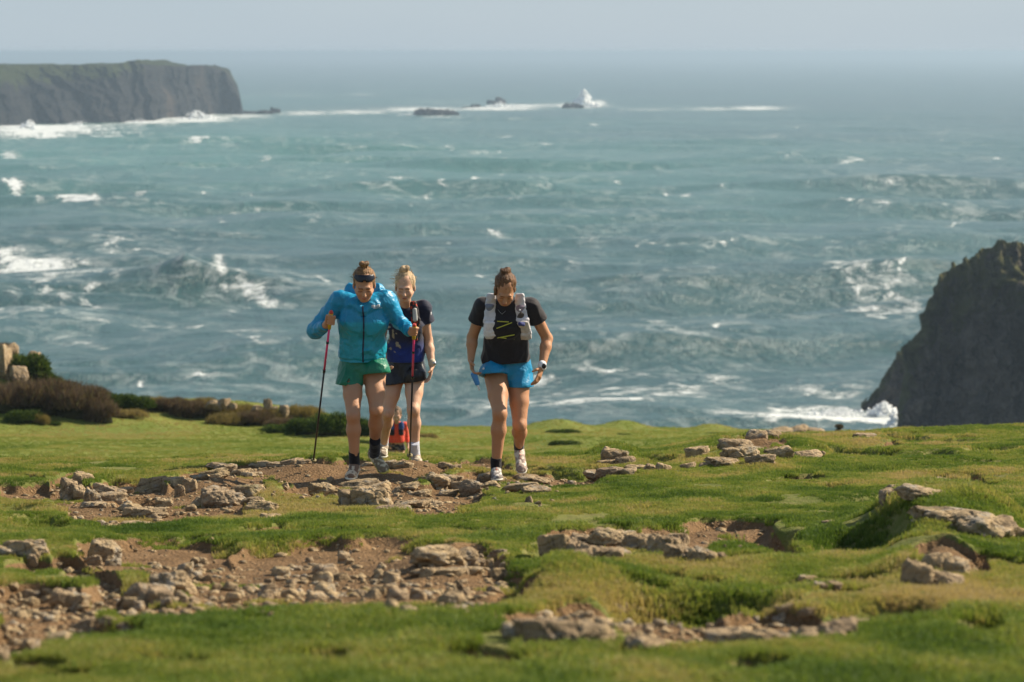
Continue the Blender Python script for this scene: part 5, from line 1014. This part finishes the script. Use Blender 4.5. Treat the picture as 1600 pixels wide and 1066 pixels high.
# ------------------------------------------------------------------ the runner in navy behind her
def person_B():
    Y0 = 23.45; O = np.array([unp(626, 728, Y0)[0], Y0, min(B0[2], B1[2])]); J = lambda px, py, dy=0.0: unp(px, py, Y0 + dy) - O
    e = empty('person', O); tag(e, 'blonde woman in a navy T-shirt and black shorts, half hidden behind the turquoise jacket', 'person', 'runners climbing the path')
    skin = (.58, .35, .23); R = Rm(math.radians(14), math.radians(-2), 0); hc = J(633, 448, -.16); s = 1.03; H, g = head_prims(hc, R, s)
    nb = J(633, 482, -.04); pel = J(634, 575, .05); chest = J(634, 510, -.02); waist = J(634, 545, .03)
    hl, hr = J(618, 582, .05), J(648, 582, .05); kl, kr = J(606, 645, -.05), J(646, 640, -.16); al, ar = J(599, 696, .28), J(649, 712, -.05); tl, tr = J(597, 716, .12), J(653, 727, -.20)
    sl, sr = J(604, 481, -.02), J(661, 481, -.02); er = J(669, 532, .05); wr = J(675, 571, -.06); el = J(596, 530, .05); wl = J(600, 560, -.10)
    body = H + [cap(nb + (0, .02, -.03), hc + R @ np.array([0, .025, -.05]), .048, .046, k=.012), cap(chest, nb + (0, .02, -.03), (.125, .09), (.06, .05), k=.03), cap(pel, waist, (.150, .11), (.120, .09), k=.04), cap(waist, chest, (.12, .09), (.14, .10), k=.04),
        cap(sl, nb + (0, .02, -.035), .046, .038, k=.03), cap(sr, nb + (0, .02, -.035), .046, .038, k=.03), cap(sl, el, .045, .036), cap(el, wl, .036, .024), cap(sr, er, .046, .037), cap(er, er + (wr - er) * .35, .037, .038), cap(er + (wr - er) * .35, wr, .038, .025)] + leg_prims(hl, kl, al, .98, -1) + leg_prims(hr, kr, ar, 1.02, 1)
    body += hand_prims(wr, J(672, 590, -.08) - wr, (-.9, -.2, 0), (10, 30, 45), -1) + hand_prims(wl, (0.1, -.6, -.8), (.8, -.2, 0), (40, 80, 110), 1)
    sdf_obj('body', body, SKIN, e, .006, color=lambda V: face_tone(V, hc, R, s, skin, (.22, .13, .07)))
    hair(e, hc, R, s, (.72, .52, .30), [((.0, .012, .148), .030), ((.016, .02, .152), .022), ((-.02, .0, .14), .022)])
    hair_strands(e, hc, R, s, (.75, .58, .36), 150, 5, 1.4)
    def tt(V):
        T = np.tile(np.array(lin(24, 30, 56)[:3]), (len(V), 1)); lo = sst(waist[2] + .12, waist[2] - .06, V[:, 2])[:, None]; T = T * (1 - lo) + np.array(lin(20, 48, 128)[:3]) * lo
        n = noise(V[:, 0] * 38, V[:, 1] * 38, V[:, 2] * 38, 8); fl = (V[:, 0] < chest[0] - .02) & (V[:, 2] < chest[2] + .06) & (V[:, 2] > waist[2] - .02) & (n > .38); T[fl] = np.array(lin(150, 142, 120)[:3]); return T
    ts = [cap(J(634, 560, .03), waist, (.150, .115), (.145, .112), k=.05), cap(waist, chest, (.142, .11), (.158, .12), k=.05), cap(chest, nb + (0, .03, -.05), (.156, .118), (.10, .07), k=.05), cap(nb + (0, .02, -.06), nb + (0, .01, .002), (.085, .07), (.064, .056), k=.03), cap(sl, nb + (0, .02, -.03), .062, .05, k=.05), cap(sr, nb + (0, .02, -.03), .062, .05, k=.05),
          cap(sl, J(600, 506, .02), .064, .066, k=.03), cap(sr, J(667, 503, .02), .064, .066, k=.03)]
    sdf_obj('t_shirt', ts, CLOTH, e, .006, cut=[(J(634, 566, 0), (0, 0, -1)), (J(668, 503, .02), er - sr, .13), (J(600, 507, .02), el - sl, .13)], disp=folds(.008, 10, 44, (1, 1, .8)), color=tt)
    # sleeve badge
    sdf_obj('sleeve_badge', [ell(J(673, 489, -.03), (.007, .024, .026), k=.01)], WHITE, e, .004)
    # pack strap with a printed flask on her left chest
    vs = sdf_obj('vest_strap', [cap(J(646, 474, -.12), J(650, 500, -.165), (.028, .016), (.034, .020), k=.02), cap(J(650, 500, -.165), J(648, 530, -.14), (.034, .02), (.022, .014), k=.02)], MESHC, e, .005, disp=folds(.006, 26, 2),
        color=lambda V: np.where((noise(V[:, 0] * 60, V[:, 1] * 60, V[:, 2] * 50, 6) > .25)[:, None], np.array(lin(170, 60, 40)[:3]), np.array(lin(34, 30, 34)[:3])))
    sdf_obj('flask', [cap(J(648, 484, -.175), J(649, 500, -.185), (.018, .015), (.021, .016), k=.01)], plain('pale_flask', (.42, .42, .40, 1), .4), vs, .004)
    sh = [cap(pel + (0, 0, .05), pel, (.150, .115), (.158, .12), k=.05), cap(hl, J(617, 601, -.0), (.092, .10), (.094, .102), k=.03), cap(hr, J(648, 590, -.03), (.090, .10), (.098, .105), k=.03)]
    sdf_obj('shorts', sh + [cap(J(617, 608), J(617, 598), .086, .078, k=.01, op=-1)], SHELL, e, .006, cut=[(J(634, 597, 0), (.16, 0, -1) if False else (-.16 * 0 + .14, 0, -1))], disp=folds(.006, 12, 55, (1, 1, .5)), color=const(lin(26, 26, 32)[:3]))
    w = sdf_obj('watch', [cap(wr + (0, 0, .012), wr + (0, 0, .026), (.031, .031), k=.004)], plain('pale_strap', (.55, .45, .32, 1), .6), e, .004); sdf_obj('watch_face', [ell(wr + (.018, -.024, .018), (.017, .010, .018))], METAL, w, .004)
    foot(e, al, tl, ((.58, .52, .42), (.28, .22, .16)), (.55, .56, .62), J(600, 680, .22), WHITE); foot(e, ar, tr, ((.60, .52, .40), (.34, .27, .20)), (.58, .60, .68), J(647, 691, -.12), plain('tan_laces', (.4, .3, .2, 1), .8))
person_B()

# ------------------------------------------------------------------ the runner with the white vest
def person_C():
    Y0 = 22.0; O = np.array([unp(795, 746, Y0)[0], Y0, min(C0[2], C1[2])]); J = lambda px, py, dy=0.0: unp(px, py, Y0 + dy) - O
    e = empty('person', O); tag(e, 'woman looking down, in a black T-shirt, white running vest and bright blue shorts', 'person', 'runners climbing the path')
    skin = (.46, .235, .125); R = Rm(math.radians(42), math.radians(6), math.radians(3)); hc = J(789, 451, -.34); s = 1.02; H, g = head_prims(hc, R, s)
    nb = J(790, 472, -.15); pel = J(792, 575, .06); chest = J(791, 505, -.10); waist = J(790, 545, .0)
    hl, hr = J(775, 584, .06), J(810, 584, .06); kl, kr = J(781, 646, -.26), J(812, 664, -.08); al, ar = J(775, 732, -.20), J(811, 700, .33); tl, tr = J(777, 752, -.42), J(816, 742, .14)
    sl, sr = J(755, 479, -.12), J(829, 479, -.12); el, er = J(738, 527, -.02), J(855, 529, -.02); wl, wr = J(736, 562, -.08), J(847, 574, -.16)
    body = H + [cap(nb + (0, .02, -.03), hc + R @ np.array([0, .025, -.05]), .050, .046, k=.012), cap(chest, nb + (0, .02, -.03), (.125, .09), (.06, .05), k=.03), cap(pel, waist, (.155, .11), (.128, .09), k=.04), cap(waist, chest, (.128, .09), (.145, .105), k=.04),
        cap(sl, nb + (0, .02, -.035), .048, .038, k=.03), cap(sr, nb + (0, .02, -.035), .048, .038, k=.03), cap(sl, el, .050, .040), cap(el, el + (wl - el) * .3, .040, .041), cap(el + (wl - el) * .3, wl, .041, .026), cap(sr, er, .052, .041), cap(er, er + (wr - er) * .3, .041, .043), cap(er + (wr - er) * .3, wr, .043, .027)] + leg_prims(hl, kl, al, 1.08, -1) + leg_prims(hr, kr, ar, 1.06, 1)
    body += hand_prims(wr, J(841, 592, -.20) - wr, (-.8, .2, -.2), (8, 28, 42), -1, 1.05) + hand_prims(wl, J(738, 580, -.12) - wl, (.9, -.3, -.1), (25, 65, 100), 1, 1.05)
    sdf_obj('body', body, SKIN, e, .006, color=lambda V: face_tone(V, hc, R, s, skin, (.08, .045, .028)))
    hair(e, hc, R, s, (.20, .095, .040), [((-.006, .06, .122), .032), ((.012, .07, .130), .022), ((-.02, .05, .130), .02), ((-.03, .08, .11), .016)], front=-.126, extra=[((-.074, -.035, .0), (.008, .016, .034))])
    hair_strands(e, hc, R, s, (.30, .18, .09), 110, 7, 1.1)
    ts = [cap(J(790, 558, .02), waist, (.196, .135), (.170, .125), k=.05), cap(waist, chest, (.160, .12), (.168, .125), k=.05), cap(chest, nb + (0, .03, -.05), (.166, .122), (.105, .07), k=.05), cap(nb + (0, .02, -.06), nb + (0, .01, -.008), (.085, .07), (.064, .056), k=.03), cap(sl, nb + (0, .02, -.03), .066, .05, k=.05), cap(sr, nb + (0, .02, -.03), .066, .05, k=.05),
          cap(sl, J(745, 502, -.06), .068, .070, k=.03), cap(sr, J(842, 501, -.06), .068, .070, k=.03)]
    fd = folds(.011, 9, 64, (1.2, 1.2, .7))
    def dts(P): return fd(P) * (.4 + .6 * sst(chest[2] - .05, chest[2] - .15, P[:, 2]))
    sdf_obj('t_shirt', ts, CLOTH, e, .006, cut=[(J(790, 567, 0), (0.05, 0, -1)), (J(741, 501, -.06), el - sl, .13), (J(845, 500, -.06), er - sr, .13)], disp=dts, color=const(lin(30, 26, 32)[:3]))
    def surf(px, py, off=.0):
        q0 = J(px, py, 0); ys = np.linspace(-.6, .1, 300); q = np.stack([np.full(300, q0[0]), ys, np.full(300, q0[2])], 1); d = field(ts, q) + dts(q); k = np.argmax(d < 0); y = ys[k] if (d < 0).any() else -.2
        p = J(px, py, y); return p + (0, -off, 0)
    # vest: two front panels over the shoulders, pockets with flasks
    def panel(pts, name='running_vest', par=e, mat=MESHC, col=lin(208, 206, 212)[:3], A=.005):
        P = [cap(surf(a[0], a[1], a[3]), surf(b[0], b[1], b[3]), (a[2], .013), (b[2], .015), k=.02) for a, b in zip(pts, pts[1:])]; return sdf_obj(name, P, mat, par, .005, disp=folds(A, 24, 70), color=const(col))
    v = panel([(768, 461, .034, 0), (766, 480, .040, 0), (765, 500, .046, .004), (766, 520, .050, .008), (768, 526, .045, .008)])
    panel([(812, 461, .034, 0), (813, 480, .040, 0), (816, 500, .050, .004), (818, 520, .058, .010), (820, 528, .050, .010)], 'right_panel', v) .name = 'vest_panel'
    panel([(767, 464, .024, .006), (765, 478, .030, .008), (765, 488, .030, .008)], 'vest_pocket', v, col=lin(120, 128, 146)[:3]); panel([(813, 466, .024, .006), (813, 480, .030, .008), (813, 488, .030, .008)], 'vest_pocket', v, col=lin(140, 128, 142)[:3])
    panel([(765, 504, .040, .020), (766, 524, .046, .024)], 'flask_pocket', v, col=lin(222, 220, 226)[:3]); panel([(817, 504, .044, .024), (821, 528, .048, .030)], 'flask_pocket', v, col=lin(196, 188, 184)[:3])
    panel([(812, 492, .030, .020), (815, 494, .030, .020)], 'buckle_patch', v, col=lin(84, 76, 70)[:3]); panel([(812, 505, .012, .046), (818, 506, .012, .046)], 'print_mark', v, col=lin(60, 66, 120)[:3]).scale = (1, 1, 1)
    sdf_obj('ring', [ell(surf(812, 484, .036), (.009, .005, .009))], WHITE, v, .0035)
    for a, b in (((777, 502), (795, 503)), ((776, 513), (800, 504)), ((777, 528), (804, 523)), ((778, 527), (804, 530))): tube('cord', [surf(a[0] + (b[0] - a[0]) * t, a[1] + (b[1] - a[1]) * t, .012) for t in np.linspace(0, 1, 6)], [.0034] * 6, CORD, v, 6)
    tube('necklace', [surf(778 + 14 * t, 484 + 18 * t - 6 * t * t, .003) for t in np.linspace(0, .45, 5)] + [surf(784.5, 491, .004), surf(790, 486, .004)], [.0012] * 7, METAL, e, 5)
    sdf_obj('sleeve_badge', [ell(J(843, 485, -.12), (.012, .014, .030), k=.01)], WHITE, e, .004)
    sh = [cap(pel + (0, 0, .04), pel, (.185, .125), (.192, .13), k=.05), cap(hl, J(771, 586, -.05), (.104, .112), (.108, .118), k=.03), cap(hr, J(812, 603, .03), (.103, .11), (.104, .112), k=.03)]
    sdf_obj('shorts', sh + [cap(J(772, 596, -.06), J(771, 584, -.05), .10, .090, k=.01, op=-1), cap(J(812, 610, .03), J(812, 600, .03), .093, .086, k=.01, op=-1)], SHELL, e, .006,
        cut=[(J(771, 586, -.05), (.06, -.25, -1), lambda P, xx=J(793, 590)[0]: P[:, 0] < xx), (J(812, 604.5, 0), (0, 0, -1))], disp=folds(.010, 10, 75, (1.2, 1.2, .5)), color=const(lin(14, 136, 186)[:3]))
    sdf_obj('shorts_emblem', [ell(J(755.5, 576, -.12), (.010, .006, .010))], WHITE, e, .004)
    w = sdf_obj('watch', [cap(wr + (0, 0, .004), wr + (0, 0, .020), (.034, .034), k=.004)], WHITE, e, .004); sdf_obj('watch_face', [ell(wr + (.014, -.028, .012), (.020, .012, .022))], BLACK, w, .004)
    foot(e, al, tl, ((.56, .54, .50), (.25, .22, .20)), (.014, .012, .013), J(775, 715, -.22), ORL); foot(e, ar, tr, ((.70, .62, .52), (.36, .28, .24)), (.014, .012, .013), J(811, 686, .20), ORL, hw=.048)
    # soft flask hanging from her right hand
    f = empty('soft_flask', O + J(742, 578, -.15)); tag(f, 'blue soft flask with a clear cap, hanging from a hand of the white vest runner', 'flask'); K = lambda px, py: J(px, py, -.15) - J(742, 578, -.15)
    sdf_obj('pouch', [cap(K(740, 584), K(746, 600), (.026, .014), (.020, .013), k=.01)], BLUEF, f, .004); sdf_obj('flask_cap', [cap(K(747, 603), K(749, 609), (.010, .010), (.007, .007), k=.004)], WHITE, f, .0035)
person_C()

# ------------------------------------------------------------------ the far runner coming up the slope
def person_D():
    Y0 = 52.0; O = np.array([unp(619, 775, Y0)[0], Y0, D0P[2]]); J = lambda px, py, dy=0.0: unp(px, py, Y0 + dy) - O
    e = empty('person', O); tag(e, 'distant runner in an orange top, seen between the legs of the runner in navy', 'person', 'runners climbing the path')
    R = Rm(math.radians(20)); hc = J(620, 648, -.15); s = 1.12; H, g = head_prims(hc, R, s); nb = J(620, 661, -.05); pel = J(618, 697, .05); chest = J(619, 675, 0); skin = (.50, .29, .20)
    hl, hr = J(613, 701, .05), J(625, 701, .05); kl, kr = J(613, 735, -.15), J(626, 737, -.1); al, ar = J(614, 768, .1), J(626, 765, .2); sl, sr = J(607, 664, 0), J(632, 664, 0); er = J(636, 683, .05); wr = J(638, 698, -.05); el = J(604, 682, .05); wl = J(606, 694, -.1)
    body = H + [cap(nb, hc + R @ np.array([0, .02, -.05]), .05, .05), cap(chest, nb + (0, .02, -.03), (.125, .09), (.06, .05), k=.03), cap(pel, chest, (.15, .11), (.14, .10), k=.04), cap(sl, el, .045, .036), cap(el, wl, .036, .024), cap(sr, er, .045, .036), cap(er, wr, .036, .024)] + leg_prims(hl, kl, al, 1, -1) + leg_prims(hr, kr, ar, 1, 1)
    body += hand_prims(wr, wr - er, (-1, 0, 0), (25, 50, 70), -1) + hand_prims(wl, wl - el, (1, 0, 0), (25, 50, 70), 1)
    sdf_obj('body', body, SKIN, e, .012, color=lambda V: face_tone(V, hc, R, s, skin, (.1, .06, .04)))
    hair(e, hc, R, s, (.22, .15, .09), [((0, .05, .11), .03)])
    red = lin(226, 74, 48)[:3]
    sdf_obj('long_sleeved_top', [cap(J(619, 689), chest, (.16, .125), (.155, .12), k=.05), cap(chest, nb + (0, .02, -.03), (.155, .12), (.10, .07), k=.05), cap(sl, el, .058, .050, k=.03), cap(el, wl, .048, .036), cap(sr, er, .058, .05, k=.03), cap(er, wr, .048, .036)], CLOTH, e, .010, cut=[(J(619, 691), (0, 0, -1))], disp=folds(.01, 9, 5), color=const(red))
    sdf_obj('running_vest', [cap(J(612, 662, -.10), J(612, 678, -.13), (.045, .03), (.05, .035), k=.02), cap(J(627, 662, -.10), J(627, 678, -.13), (.045, .03), (.05, .035), k=.02)], MESHC, e, .008, disp=folds(.008, 14, 6), color=lambda V: np.where((V[:, 2] > J(619, 669)[2])[:, None], np.array(lin(44, 72, 130)[:3]), np.array(lin(28, 28, 34)[:3])))
    sdf_obj('shorts', [cap(pel + (0, 0, .05), pel, (.15, .115), (.16, .12), k=.05), cap(hl, J(612, 707), .10, .10, k=.03), cap(hr, J(626, 705), .10, .10, k=.03)], CLOTH, e, .010, cut=[(J(619, 703), (0, 0, -1))], disp=folds(.008, 12, 7), color=lambda V: np.where((noise(V[:, 0] * 25, V[:, 1] * 25, V[:, 2] * 25, 9) > .3)[:, None], np.array(lin(120, 105, 95)[:3]), np.array(lin(36, 34, 40)[:3])))
    foot(e, al, al + np.array([0, -.20, -.07]), ((.5, .5, .5), (.2, .2, .2)), (.6, .6, .6), al + np.array([0, 0, .1]), WHITE); foot(e, ar, ar + np.array([0, -.20, -.07]), ((.5, .5, .5), (.2, .2, .2)), (.6, .6, .6), ar + np.array([0, 0, .1]), WHITE)
person_D()
